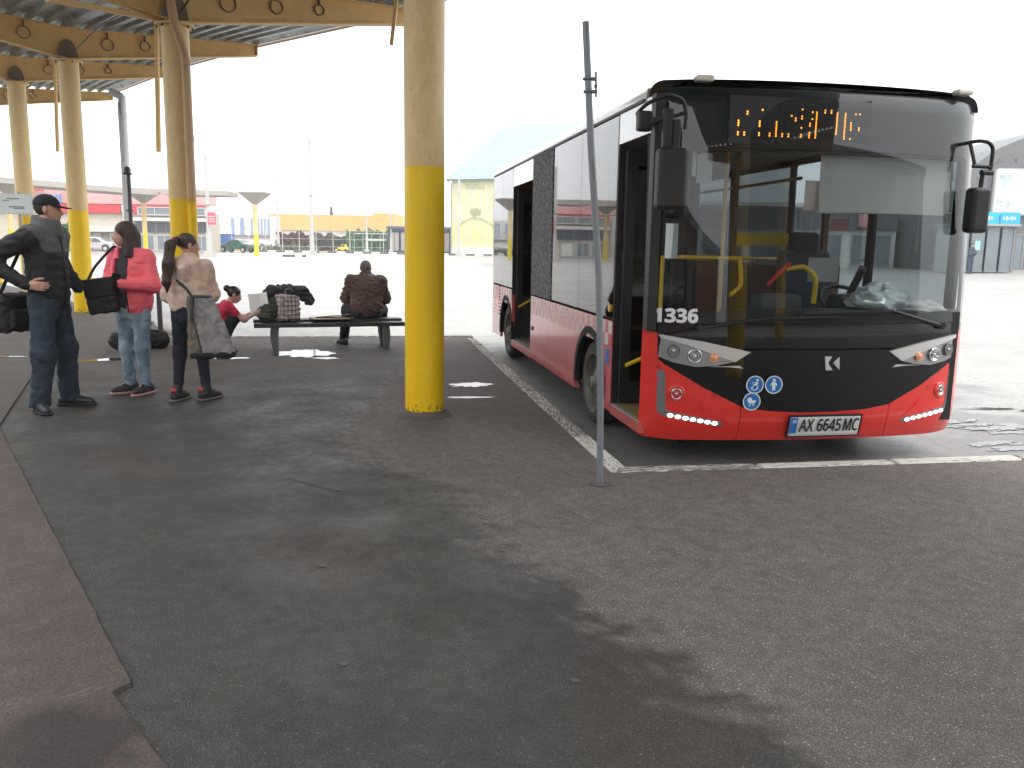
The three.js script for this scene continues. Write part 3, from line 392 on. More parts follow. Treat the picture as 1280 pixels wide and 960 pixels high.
  disc(0.769, 0.490, [poly([[-0.034, 0.012], [-0.028, 0.024], [-0.014, 0.030], [0.0, 0.024], [0.004, 0.008], [0.034, 0.008], [0.028, -0.008], [0.012, -0.016], [-0.014, -0.014], [-0.028, -0.004]]), ring(-0.012, -0.026, 0.008, 0.004, 0, 6.2), ring(0.014, -0.027, 0.008, 0.004, 0, 6.2)]);

  // ---- windscreen, its printed border, the destination display
  part('windscreen', skin(rectPath(0.012, 1.056, W - 0.012, 2.66, 0.06), 0.0, 0.008, 0.09), glassFront, bus);
  { const o = rectPath(0.0, 1.052, W, 2.68); o.holes.push(new THREE.Path(rectPath(0.075, 1.13, W - 0.075, 2.27, 0.05).getPoints().reverse()), new THREE.Path(rectPath(0.56, 2.33, 1.56, 2.585).getPoints().reverse())); part('windscreen_border', skin(o, -0.014, 0.006, 0.08), trim, bus); }
  { const dsp = part('destination_display', box(1.06, 0.32, 0.05, 1.05, 2.455, 0.0), mat([0.008, 0.009, 0.013], 0.5), bus);
    const on = new THREE.MeshStandardMaterial({ color: 0x331100, emissive: 0xff9a30, emissiveIntensity: 1.1 }), dots = [];
    const px = 0.0145, x0 = 0.585, y0 = 2.353;   // columns x rows of amber dots that the camera caught lit
    const cols = [[0, [0, 1, 4, 5, 6]], [3, [0, 1]], [4, [9, 10]], [10, [0, 1, 4, 5, 6]], [11, [11]], [15, [0, 1]], [18, [0, 1, 2, 3, 4, 5, 6]], [21, [0, 1]], [24, [0, 1]], [25, [9]], [27, [7, 8]], [30, [0, 1, 4, 8, 9, 12]], [34, [0, 1, 2, 5, 6]], [35, [8, 11]], [37, [0, 1, 2, 3, 4, 5, 6, 7, 8, 9, 10, 11]], [41, [11, 12]], [44, [11, 12]], [47, [2, 3, 4, 5, 6, 7, 8, 9, 10, 11]], [51, [0, 1, 2, 3, 4, 5, 6, 7, 8, 9, 10, 11]], [54, [0, 4, 5, 6, 7]], [56, [11]], [58, [4, 5, 11]]];
    for (const [c, rs] of cols) for (const r of rs) { const s = new THREE.SphereGeometry(0.0064, 6, 5); s.scale(1, 1, 0.4); s.translate(x0 + c * px * 1.08, y0 + r * 0.0155, 0.03); dots.push(s); }
    const o = part('lit_dots', dots, on, dsp); o.userData.kind = 'stuff'; }
  part('header_board', skin([[0.08, 2.25], [W - 0.08, 2.25], [W - 0.08, 2.31], [0.08, 2.31]], -0.03, 0.05, 0.08), trim, bus);
  // ---- wipers
  for (const [a, b, c] of [[[0.36, 1.015], [0.86, 1.095], [1.40, 1.105]], [[2.28, 1.03], [1.80, 1.15], [1.10, 1.13]]]) {
    const P = ([x, y], o) => [x, y, surf(x, y) + o]; const w = part('wiper', [bar(P(a, 0.02), P(b, 0.05), 0.014, 0.010, 8), beam(P(b, 0.05), P([c[0], c[1]], 0.03), 0.012, 0.018), (() => { const g = new THREE.CylinderGeometry(0.022, 0.026, 0.04, 14); g.rotateX(Math.PI / 2); g.translate(...P(a, 0.02)); return g; })()], trim, bus);
    part('blade', beam(P([b[0], b[1] - 0.012], 0.02), P([c[0] * 0.98 + 0.01, c[1] - 0.012], 0.018), 0.006, 0.022), rubber, w);
  }
  // ---- mirrors
  { const m = part('mirror', box(0.205, 0.40, 0.12, 0.035, 2.02, 0.25, 0.035), trim, bus);
    part('mirror_glass', box(0.16, 0.34, 0.006, 0.035, 2.02, 0.187), chrome, m);
    part('mirror_arm', [tube([[-0.02, 2.44, -0.16], [-0.14, 2.46, 0.02], [-0.13, 2.50, 0.2], [-0.02, 2.545, 0.27], [0.08, 2.52, 0.27], [0.115, 2.44, 0.26], [0.115, 2.34, 0.25]], 0.013, 50, 10), tube([[-0.16, 2.35, 0.1], [-0.06, 2.39, 0.2], [0.1, 2.44, 0.26]], 0.012, 24, 8), box(0.07, 0.30, 0.05, 0.0, 2.32, 0.24, 0.015), box(0.05, 0.22, 0.05, 0.055, 2.29, 0.25, 0.012), box(0.10, 0.13, 0.09, -0.12, 2.40, 0.12, 0.02), box(0.09, 0.05, 0.22, -0.05, 2.41, 0.0, 0.015)], trim, m);
    const n = part('mirror', box(0.15, 0.33, 0.12, 2.47, 1.88, 0.06, 0.035), trim, bus);
    part('mirror_glass', box(0.11, 0.28, 0.006, 2.47, 1.88, -0.003), chrome, n);
    part('mirror_arm', [tube([[2.38, 2.36, -0.08], [2.44, 2.375, 0.04], [2.50, 2.365, 0.07], [2.535, 2.32, 0.08], [2.535, 2.20, 0.08], [2.53, 2.16, 0.08]], 0.014, 40, 10), bar([2.41, 2.36, 0.0], [2.42, 2.2, 0.06], 0.013), bar([2.40, 2.195, 0.06], [2.54, 2.19, 0.08], 0.014), bar([2.55, 2.15, 0.08], [2.46, 2.15, 0.08], 0.02), bar([2.475, 2.15, 0.08], [2.475, 2.03, 0.07], 0.016)], trim, n); }

  // ---- sides. u runs from the front to the rear
  const sideGeo = (shape, thick, x) => { const g = plate(shape, thick); g.rotateY(Math.PI / 2); g.translate(x, 0, 0); return uvPlanar(g, 'z', 'y'); };   // shape in (u, y): after the turn, x_shape -> -z
  const rearC = 6.05, frontC = 1.52, AR = 0.50;
  function lowPanel(u0, u1, y0, y1, arch, ar = AR) { const s = new THREE.Shape(); s.moveTo(u0, y0); if (arch !== undefined) { const dy = y0 - 0.36, h = Math.sqrt(ar * ar - dy * dy); if (arch - h > u0) s.lineTo(arch - h, y0); s.absarc(arch, 0.36, ar, Math.PI + Math.asin(-dy / ar) * -1, -Math.asin(-dy / ar) * 1, true); } s.lineTo(u1, y0); s.lineTo(u1, y1); s.lineTo(u0, y1); s.closePath(); return s; }
  const TH = 0.04;
  const doorF = [0.10, 0.84], doorR = [4.26, 5.60];
  const panelsR = [[0.84, 2.06, frontC], [2.066, 3.30], [3.306, 4.255], [5.605, 7.3, rearC]];
  for (const [a, b2, arch] of panelsR) part('side_panel', sideGeo(lowPanel(a, b2, 0.24, 0.98, arch), TH, 0), redSide, bus);
  for (const [a, b2, arch] of [[0.16, 2.3, frontC], [2.306, 4.4], [4.406, 7.3, rearC]]) part('side_panel', sideGeo(lowPanel(a, b2, 0.24, 0.98, arch), TH, W - TH), redSide, bus);
  for (const x of [-0.012, W - TH + 0.012]) for (const c of [frontC, rearC]) { const s = new THREE.Shape(); s.absarc(c, 0.36, AR + 0.015, -0.1, Math.PI + 0.1, false); s.absarc(c, 0.36, AR - 0.05, Math.PI + 0.1, -0.1, true); s.closePath(); part('wheel_arch', sideGeo(s, TH, x), rubber, bus); }
  // chequered band under the windows
  const chkL = mat([0.74, 0.66, 0.63], 0.5, 0, { map: grime }), chkD = phys([0.58, 0.045, 0.045], 0.4, { clearcoat: 0.7, clearcoatRoughness: 0.2 });
  for (const [a, b2] of [[0.855, 4.24], [5.62, 7.28]]) { const n = Math.round((b2 - a) / 0.098), w = (b2 - a) / n; for (let i = 0; i < n; i++) for (let k = 0; k < 2; k++) part('chequer', box(0.003, 0.098, w * 0.995, -0.0012, 0.775 + k * 0.1 + 0.049, -(a + (i + 0.5) * w)), (i + k) % 2 ? chkL : chkD, bus); }
  // windows
  const pane = (u0, u1, y0, y1, x, gm = glassSide) => { const g = part('window', sideGeo(rectPath(u0, y0, u1, y1, 0.02), 0.006, x), gm, bus); return g; };
  const frame = (u0, u1, y0, y1, x, inner = []) => { const o = rectPath(u0, y0, u1, y1); for (const [a, b2, c, d] of inner) o.holes.push(new THREE.Path(rectPath(a, c, b2, d, 0.03).getPoints().reverse())); return part('window_frame', sideGeo(o, 0.03, x), trim, bus); };
  frame(0.86, 3.15, 1.0, TOP, 0.012, [[0.94, 1.96, 1.06, 2.5], [2.04, 3.09, 1.06, 2.5]]); pane(0.865, 1.99, 1.005, TOP, 0.002); pane(1.996, 3.145, 1.005, TOP, 0.002);
  frame(5.61, 7.3, 1.0, TOP, 0.012, [[5.68, 6.42, 1.06, 2.5], [6.5, 7.2, 1.06, 2.5]]); pane(5.615, 6.45, 1.005, TOP, 0.002); pane(6.456, 7.29, 1.005, TOP, 0.002);
  frame(0.18, 7.3, 1.0, TOP, W - 0.042, [[0.28, 1.30, 1.06, 2.45], [1.40, 2.8, 1.06, 2.45], [2.9, 4.3, 1.06, 2.45], [4.4, 5.7, 1.06, 2.45], [5.8, 7.2, 1.06, 2.45]]); for (const [a, b2] of [[0.185, 1.34], [1.346, 2.85], [2.856, 4.35], [4.356, 5.75], [5.756, 7.29]]) pane(a, b2, 1.005, TOP, W - 0.008, a < 2 ? glassClear : glassSide);
  const boardT = tex(256, 512, (u, v) => { const a = 0.36 + 0.26 * tn(u * 1.0, v * 0.5, 60) + 0.10 * tn(u, v, 90, 3) + 0.08 * tn(u, v, 12, 8); return [a, a, a * 1.02]; });
  part('boarded_window', sideGeo(rectPath(3.165, 1.0, 4.245, TOP), 0.02, -0.006), new THREE.MeshStandardMaterial({ map: boardT, roughness: 0.75, bumpMap: fineBump, bumpScale: 0.004 }), bus);
  for (const [u, y] of [[2.98, 2.15], [6.2, 2.05]]) part('notice_card', box(0.004, 0.34, 0.2, 0.03, y, -u), trim, bus);
  for (const [y, u] of [[1.08, 0.92]]) { part('door_button', [(() => { const g = new THREE.CylinderGeometry(0.03, 0.03, 0.02, 20); g.rotateZ(Math.PI / 2); g.translate(-0.004, y, -u); return g; })()], phys([0.75, 0.42, 0.03], 0.3), bus); }
  part('sticker', box(0.003, 0.13, 0.085, -0.0015, 0.68, -0.96), blue, bus);
  part('fuel_flap', [(() => { const g = new THREE.CylinderGeometry(0.025, 0.025, 0.02, 16); g.rotateZ(Math.PI / 2); g.translate(-0.003, 0.6, -4.12); return g; })()], trim, bus);
  // engine grille at the rear corner
  for (let k = 0; k < 9; k++) part('grille_slat', box(0.02, 0.02, 0.62, -0.006, 0.60 + k * 0.05 - 0.03, -6.93), chkD, bus);
  // posts beside the doors
  part('door_post', box(0.07, 1.62, 0.09, 0.037, 1.80, -0.06), trim, bus);
  part('door_post', box(0.05, 2.1, 0.02, 0.03, 1.33, -0.848), trim, bus);
  for (const u of [4.252, 5.606]) part('door_post', box(0.05, 2.05, 0.012, 0.03, 1.32, -u), trim, bus);
  for (const [a, b2, y] of [[...doorF, 2.36], [...doorR, 2.34]]) part('door_header', sideGeo(rectPath(a, y, b2, TOP), 0.04, 0.002), phys([0.5, 0.51, 0.52], 0.3, { clearcoat: 1 }), bus);
  for (const [a, b2] of [doorF, doorR]) { const st = part('door_sill', box(0.05, 0.075, b2 - a, 0.025, 0.262, -(a + b2) / 2), redSide, bus); part('step_edge', box(0.035, 0.01, b2 - a - 0.02, 0.02, 0.306, -(a + b2) / 2), mat([0.55, 0.55, 0.5], 0.4, 0.6), st); }
  part('entrance_floor', box(1.0, 0.02, 0.74, 0.55, 0.30, -0.47), mat([0.24, 0.19, 0.07], 0.5, 0, { map: grime }), bus);
  // open door leaves folded inwards, with handrails
  const leaf = (u, dir, h0, h1) => { const g = part('door_leaf', (() => { const o = rectPath(0.03, h0, 0.66, h1, 0.02); o.holes.push(new THREE.Path(rectPath(0.11, h0 + 0.16, 0.58, h1 - 0.12, 0.04).getPoints().reverse())); const p = plate(o, 0.035); return p; })(), trim, bus); g.position.set(0.02, 0, -u); g.rotation.y = dir; const gl = part('door_glass', (() => { const p = plate(rectPath(0.10, h0 + 0.15, 0.59, h1 - 0.11), 0.006); p.translate(0, 0, 0.014); return p; })(), glassSide, g); return g; };
  const l1 = leaf(0.80, 0.10, 0.33, 2.32); leaf(4.34, -0.06, 0.33, 2.30); const l3 = leaf(5.55, 0.08, 0.33, 2.30);
  part('handrail', tube([[0.66, 0.90, 0.06], [0.40, 0.78, 0.10], [0.05, 0.64, 0.10]], 0.017, 24, 10), railY, l1);
  part('handrail', tube([[0.05, 0.75, 0.06], [0.5, 1.0, 0.06]], 0.017, 20, 10), railY, l3);
  // roof
  { const s = new THREE.Shape(); s.moveTo(0.0, TOP + 0.004); s.quadraticCurveTo(0.004, 2.71, 0.10, 2.72); s.quadraticCurveTo(HW, 2.732, W - 0.10, 2.72); s.quadraticCurveTo(W - 0.004, 2.71, W, TOP + 0.004); s.lineTo(W - 0.05, TOP + 0.004); s.quadraticCurveTo(W - 0.08, 2.66, W - 0.2, 2.67); s.lineTo(0.2, 2.67); s.quadraticCurveTo(0.08, 2.66, 0.05, TOP + 0.004); s.closePath();
    const g = plate(s, L - 0.16); g.translate(0, 0, -L); part('roof', g, phys([0.55, 0.56, 0.57], 0.35, { clearcoat: 0.6 }), bus);
    const s2 = new THREE.Shape(); s2.moveTo(0.0, TOP + 0.006); s2.quadraticCurveTo(0.004, 2.712, 0.10, 2.722); s2.quadraticCurveTo(HW, 2.734, W - 0.10, 2.722); s2.quadraticCurveTo(W - 0.004, 2.712, W, TOP + 0.006); s2.closePath(); const cap = plate(s2, 0.30, 0); cap.translate(0, 0, -0.158); const p = cap.attributes.position; for (let i = 0; i < p.count; i++) if (p.getZ(i) > 0) p.setZ(i, surf(p.getX(i), 2.66) - 0.004); part('roof_front_cap', toCreasedNormals(cap, 0.5), black, bus);
    for (const x of [0.36, 2.36]) { const m = box(0.13, 0.045, 0.09, x, 2.728, -0.07, 0.018); part('marker_lamp', m, phys([0.7, 0.69, 0.62], 0.3, { clearcoat: 1 }), bus); }
    part('roof_hatch', box(1.4, 0.08, 1.6, HW, 2.78, -4.6, 0.03), mat([0.55, 0.56, 0.57], 0.4), bus); }
  part('gutter', box(0.012, 0.02, L - 0.3, -0.006, TOP - 0.002, -L / 2 - 0.1), trim, bus);
  // rear, floor, interior
  part('rear_wall', box(W - 0.01, 2.4, 0.05, HW, 1.42, -L + 0.02), redSide, bus);
  part('chassis', [box(W - 0.5, 0.16, L - 0.6, HW, 0.22, -L / 2), box(0.2, 0.2, L - 0.5, 0.5, 0.2, -L / 2)], rubber, bus);
  part('floor', [box(W - 0.1, 0.03, L - 1.0, HW, 0.315, -L / 2 - 0.43), box(1.35, 0.03, 0.8, 1.7, 0.315, -0.48)], floorM, bus);
  part('ceiling', box(W - 0.1, 0.02, L - 0.3, HW, 2.52, -L / 2 - 0.05), interiorPale, bus);
  part('dashboard', (() => { const s = new THREE.Shape(); s.moveTo(0, 0.3); s.lineTo(0, 1.13); s.quadraticCurveTo(0.14, 1.17, 0.34, 1.10); s.lineTo(0.44, 0.95); s.lineTo(0.40, 0.3); s.closePath(); const g = plate(s, W - 0.78); g.rotateY(Math.PI / 2); g.translate(0.68, 0, 0.0); return g; })(), trim, bus);
  part('dashboard', [box(0.50, 0.66, 0.12, 0.46, 0.70, -0.13, 0.03)], trim, bus);
  part('cluster', box(0.5, 0.16, 0.2, 1.86, 1.16, -0.36, 0.05), trim, bus);
  { const w = part('steering_wheel', [(() => { const g = new THREE.TorusGeometry(0.21, 0.017, 10, 40); return g; })(), bar([-0.2, 0, 0], [0.2, 0, 0], 0.014), bar([0, 0, 0], [0, -0.2, 0], 0.014), (() => { const g = new THREE.CylinderGeometry(0.05, 0.06, 0.05, 20); g.rotateX(Math.PI / 2); return g; })(), bar([0, 0, 0], [0, 0, 0.35], 0.03)], trim, bus); w.position.set(1.86, 1.16, -0.56); w.rotation.x = -0.95; }
  // silvery cover lying on the right of the dashboard, white cloth
  { const g = new THREE.SphereGeometry(0.3, 40, 24), p = g.attributes.position; for (let i = 0; i < p.count; i++) { const x = p.getX(i), y = p.getY(i), z = p.getZ(i), n = 1 + 0.18 * n3(x * 5, y * 5, z * 5) + 0.07 * n3(x * 14, y * 14, z * 14); p.setXYZ(i, x * 1.0 * n, Math.max(-0.01, y) * 0.62 * n, z * 0.45 * n); } g.computeVertexNormals(); const o = part('cover', g, phys([0.34, 0.38, 0.38], 0.25, { metalness: 0.3 }), bus); o.position.set(1.90, 1.135, -0.16); o.rotation.y = 0.15; o.rotation.z = -0.10;
    const c = new THREE.SphereGeometry(0.12, 24, 16), q = c.attributes.position; for (let i = 0; i < q.count; i++) { const n = 1 + 0.25 * n3(q.getX(i) * 14, q.getY(i) * 14, q.getZ(i) * 14); q.setXYZ(i, q.getX(i) * 1.6 * n, Math.max(-0.01, q.getY(i) * 0.6 * n), q.getZ(i) * n * 0.7); } c.computeVertexNormals(); const o2 = part('cloth', c, mat([0.55, 0.56, 0.56], 0.8), bus); o2.position.set(2.22, 1.13, -0.09); }
  // sun blind, cards and route papers behind the glass
  part('sun_blind', (() => { const g = new THREE.PlaneGeometry(1.13, 0.42, 30, 4), p = g.attributes.position; for (let i = 0; i < p.count; i++) { const x = p.getX(i) + 1.82, y = p.getY(i) + 2.055; p.setXYZ(i, x, y, surf(x, y) - 0.10 + 0.006 * n2(x * 5, y * 2)); } g.computeVertexNormals(); return g; })(), phys([0.64, 0.66, 0.63], 0.9, { transmission: 0.25, thickness: 0 }), bus);
  part('blind_rod', bar([1.25, 1.84, surf(1.25, 1.84) - 0.09], [2.40, 1.86, surf(2.4, 1.86) - 0.09], 0.008), mat([0.4, 0.4, 0.4], 0.5), bus);
  { const pg = (w, h, x, y, z, ry, col, nm = 'paper') => { const b = box(w, h, 0.003); b.rotateY(ry); b.translate(x, y, z); return part(nm, b, mat(col, 0.7), bus); };
    pg(0.30, 0.21, 1.30, 1.96, -0.05, 0.1, [0.60, 0.50, 0.46]); pg(0.27, 0.19, 1.62, 1.42, -0.52, 0.05, [0.42, 0.43, 0.43], 'card'); pg(0.09, 0.17, 0.34, 2.16, -0.12, 0.9, [0.55, 0.57, 0.57]); pg(0.11, 0.2, 0.4, 2.13, -0.08, -0.7, [0.55, 0.57, 0.57]); pg(0.16, 0.10, 2.22, 1.80, -1.35, 0, [0.6, 0.25, 0.25]); pg(0.13, 0.24, 0.16, 1.62, -0.02, 0.5, [0.5, 0.53, 0.53]); }
  // yellow grab rails
  const rails = [[[[0.34, 0.34, -0.68], [0.34, 1.46, -0.68], [0.38, 1.5, -0.66], [0.9, 1.5, -0.5]], 0.017], [[[0.34, 0.92, -0.68], [0.22, 0.92, -0.6]], 0.017], [[[0.95, 0.32, -0.95], [0.95, 2.5, -0.95]], 0.018], [[[0.9, 1.5, -0.5], [0.92, 1.3, -0.5], [0.8, 1.22, -0.42]], 0.017], [[[1.30, 1.42, -0.5], [1.42, 1.44, -0.46], [1.50, 1.36, -0.42], [1.50, 1.16, -0.42]], 0.02], [[[1.05, 0.32, -2.4], [1.05, 2.5, -2.4]], 0.018], [[[0.5, 0.32, -3.2], [0.5, 2.5, -3.2]], 0.018], [[[1.7, 0.32, -3.6], [1.7, 2.5, -3.6]], 0.018], [[[0.6, 2.2, -1.0], [0.6, 2.2, -6.5]], 0.016], [[[1.85, 2.2, -1.4], [1.85, 2.2, -6.5]], 0.016], [[[0.75, 0.32, -4.2], [0.75, 2.5, -4.2]], 0.018], [[[0.75, 0.32, -5.7], [0.75, 2.5, -5.7]], 0.018]];
  for (const [pts, r] of rails) part('grab_rail', tube(pts, r, Math.max(12, pts.length * 8), 10), railY, bus);
  part('red_lever', [bar([1.10, 1.30, -0.42], [1.29, 1.47, -0.44], 0.016)], mat([0.65, 0.04, 0.04], 0.4), bus);
  // driver's seat, partition behind it, passenger seats
  const seat = (x, z, w, backC, face = 0) => { const g = new THREE.Group(); g.name = 'passenger_seat'; g.position.set(x, 0, z); g.rotation.y = face; bus.add(g); part('cushion', box(w, 0.10, 0.42, 0, 0.78, 0, 0.03), backC, g); part('backrest', (() => { const b = box(w, 0.62, 0.08, 0, 0, 0, 0.035); b.rotateX(-0.12); b.translate(0, 1.12, -0.22); return b; })(), backC, g); part('grab_handle', tube([[-w * 0.45, 1.35, -0.26], [-w * 0.45, 1.47, -0.27], [w * 0.45, 1.47, -0.27], [w * 0.45, 1.35, -0.26]], 0.016, 24, 8), railY, g); part('pedestal', box(w * 0.7, 0.42, 0.3, 0, 0.53, -0.02), interior, g); };
  const fab = mat([0.05, 0.055, 0.075], 0.9, 0, { bumpMap: fineBump, bumpScale: 0.001 }), fabO = mat([0.30, 0.10, 0.05], 0.9);
  { const g = new THREE.Group(); g.name = 'driver_seat'; g.position.set(1.9, 0, -1.05); bus.add(g); part('cushion', box(0.5, 0.12, 0.48, 0, 0.86, 0, 0.04), fab, g); part('backrest', (() => { const b = box(0.5, 0.66, 0.11, 0, 0, 0, 0.05); b.rotateX(-0.15); b.translate(0, 1.24, -0.26); return b; })(), fab, g); part('headrest', box(0.28, 0.18, 0.09, 0, 1.64, -0.31, 0.04), fab, g); part('pedestal', box(0.35, 0.5, 0.35, 0, 0.56, 0), interior, g); }
  part('driver_partition', [box(1.05, 1.1, 0.03, 1.85, 0.88, -1.55), box(0.04, 2.1, 0.05, 1.31, 1.4, -1.55), box(0.05, 2.1, 0.05, 2.2, 1.4, -1.55)], mat([0.20, 0.11, 0.065], 0.6), bus);
  part('partition_band', box(0.5, 0.11, 0.04, 1.58, 1.66, -1.53), railY, bus);
  part('ticket_box', box(0.34, 0.40, 0.25, 1.30, 1.02, -0.66, 0.03), interior, bus);
  for (const z of [-2.2, -2.95, -3.7, -4.9, -5.65, -6.4]) { seat(2.0, z, 0.8, z === -2.95 ? fabO : fab); } for (const z of [-1.95, -2.7]) seat(0.5, z, 0.42, z === -1.95 ? fabO : fab); for (const z of [-6.3, -6.8]) seat(0.6, z, 0.8, fab);
  for (const c of [frontC, rearC]) for (const x of [0.27, W - 0.27]) part('wheel_box', [box(0.46, 0.03, 1.06, x, 0.87, -c), box(0.03, 0.6, 1.06, x < 1 ? x + 0.215 : x - 0.215, 0.56, -c), box(0.42, 0.6, 0.02, x, 0.56, -c - 0.52), box(0.42, 0.6, 0.02, x, 0.56, -c + 0.52)], rubber, bus);
  // wheels
  const tyreG = lathe([[0.25, -0.11], [0.285, -0.12], [0.33, -0.118], [0.36, -0.10], [0.372, -0.07], [0.372, 0.07], [0.36, 0.10], [0.33, 0.118], [0.285, 0.12], [0.25, 0.11]], 48), rimM = mat([0.20, 0.195, 0.185], 0.6, 0.4, { map: grime }), tyreM = mat([0.045, 0.044, 0.042], 0.85, 0, { map: grime, bumpMap: fineBump, bumpScale: 0.002 });
  for (const [x, c, s] of [[0.15, frontC, -1], [W - 0.15, frontC, 1], [0.15, rearC, -1], [W - 0.15, rearC, 1]]) {
    const w = new THREE.Group(); w.name = 'wheel'; w.position.set(x, 0.372, -c); w.rotation.z = s * -Math.PI / 2; bus.add(w);   // own y points outwards
    part('tyre', tyreG, tyreM, w);
    const d = new THREE.Shape(); d.absarc(0, 0, 0.235, 0, Math.PI * 2); for (let k = 0; k < 8; k++) { const a = k / 8 * Math.PI * 2, h = new THREE.Path(); h.absarc(0.175 * Math.cos(a), 0.175 * Math.sin(a), 0.028, 0, Math.PI * 2, true); d.holes.push(h); } const dg = plate(d, 0.012); dg.rotateX(-Math.PI / 2); dg.translate(0, 0.03, 0);
    part('rim', [lathe([[0.252, -0.11], [0.24, -0.05], [0.232, 0.03], [0.24, 0.09], [0.262, 0.118], [0.27, 0.118], [0.262, 0.10]], 40), dg, lathe([[0.13, 0.04], [0.115, 0.075], [0.06, 0.085], [0.055, 0.12], [0, 0.125]], 28)], rimM, w);
    for (let k = 0; k < 8; k++) { const a = (k + 0.5) / 8 * Math.PI * 2; const n = new THREE.CylinderGeometry(0.012, 0.013, 0.035, 6); n.translate(0.145 * Math.cos(a), 0.055, 0.145 * Math.sin(a)); part('wheel_nut', n, rimM, w); }
    part('axle_back', [(() => { const g = new THREE.CylinderGeometry(0.22, 0.22, 0.02, 24); g.translate(0, -0.06, 0); return g; })()], rubber, w);
  }
}
// ---------------------------------------------------------------- people: tapered limbs joined by a smooth minimum and meshed on a grid
const cp = (a, b, ra, rb = ra) => { const dx = b[0] - a[0], dy = b[1] - a[1], dz = b[2] - a[2], l2 = dx * dx + dy * dy + dz * dz || 1e-9; return (x, y, z) => { const px = x - a[0], py = y - a[1], pz = z - a[2]; const t = clamp((px * dx + py * dy + pz * dz) / l2); return Math.hypot(px - dx * t, py - dy * t, pz - dz * t) - (ra + (rb - ra) * t); }; };
const el = (c, r, ry = 0, rx = 0) => { const cy = Math.cos(ry), sy = Math.sin(ry), cx = Math.cos(rx), sx = Math.sin(rx); return (x, y, z) => { let px = x - c[0], py = y - c[1], pz = z - c[2]; let qx = px * cy - pz * sy, qz = px * sy + pz * cy; let qy = py * cx + qz * sx; qz = -py * sx + qz * cx; const ax = qx / r[0], ay = qy / r[1], az = qz / r[2], k0 = Math.hypot(ax, ay, az), k1 = Math.hypot(ax / r[0], ay / r[1], az / r[2]); return k1 < 1e-9 ? -Math.min(...r) : k0 * (k0 - 1) / k1; }; };
const rb = (c, h, r, ry = 0) => { const cy = Math.cos(ry), sy = Math.sin(ry); return (x, y, z) => { const px = x - c[0], pz = z - c[2]; const qx = Math.abs(px * cy - pz * sy) - h[0] + r, qy = Math.abs(y - c[1]) - h[1] + r, qz = Math.abs(px * sy + pz * cy) - h[2] + r; return Math.hypot(Math.max(qx, 0), Math.max(qy, 0), Math.max(qz, 0)) + Math.min(Math.max(qx, qy, qz), 0) - r; }; };
const un = (k, ...fs) => (x, y, z) => { let d = fs[0](x, y, z); for (let i = 1; i < fs.length; i++) { const e = fs[i](x, y, z), h = Math.max(k - Math.abs(d - e), 0) / k; d = Math.min(d, e) - h * h * k * 0.25; } return d; };
const cut = (f, g, k = 0.01) => (x, y, z) => { const a = f(x, y, z), b = -g(x, y, z), h = Math.max(k - Math.abs(a - b), 0) / k; return Math.max(a, b) + h * h * k * 0.25; };
const fold = (f, amp, fr = 9, seed = 0, sy = 1.6) => (x, y, z) => { const d = f(x, y, z); if (Math.abs(d) > 0.05) return d; return d + amp * (1 - 2 * Math.abs(n3(x * fr + seed, y * fr * sy, z * fr))) * 0.7 + amp * 0.5 * n3(x * fr * 2.3, y * fr * 2.6 + seed, z * fr * 2.3); };
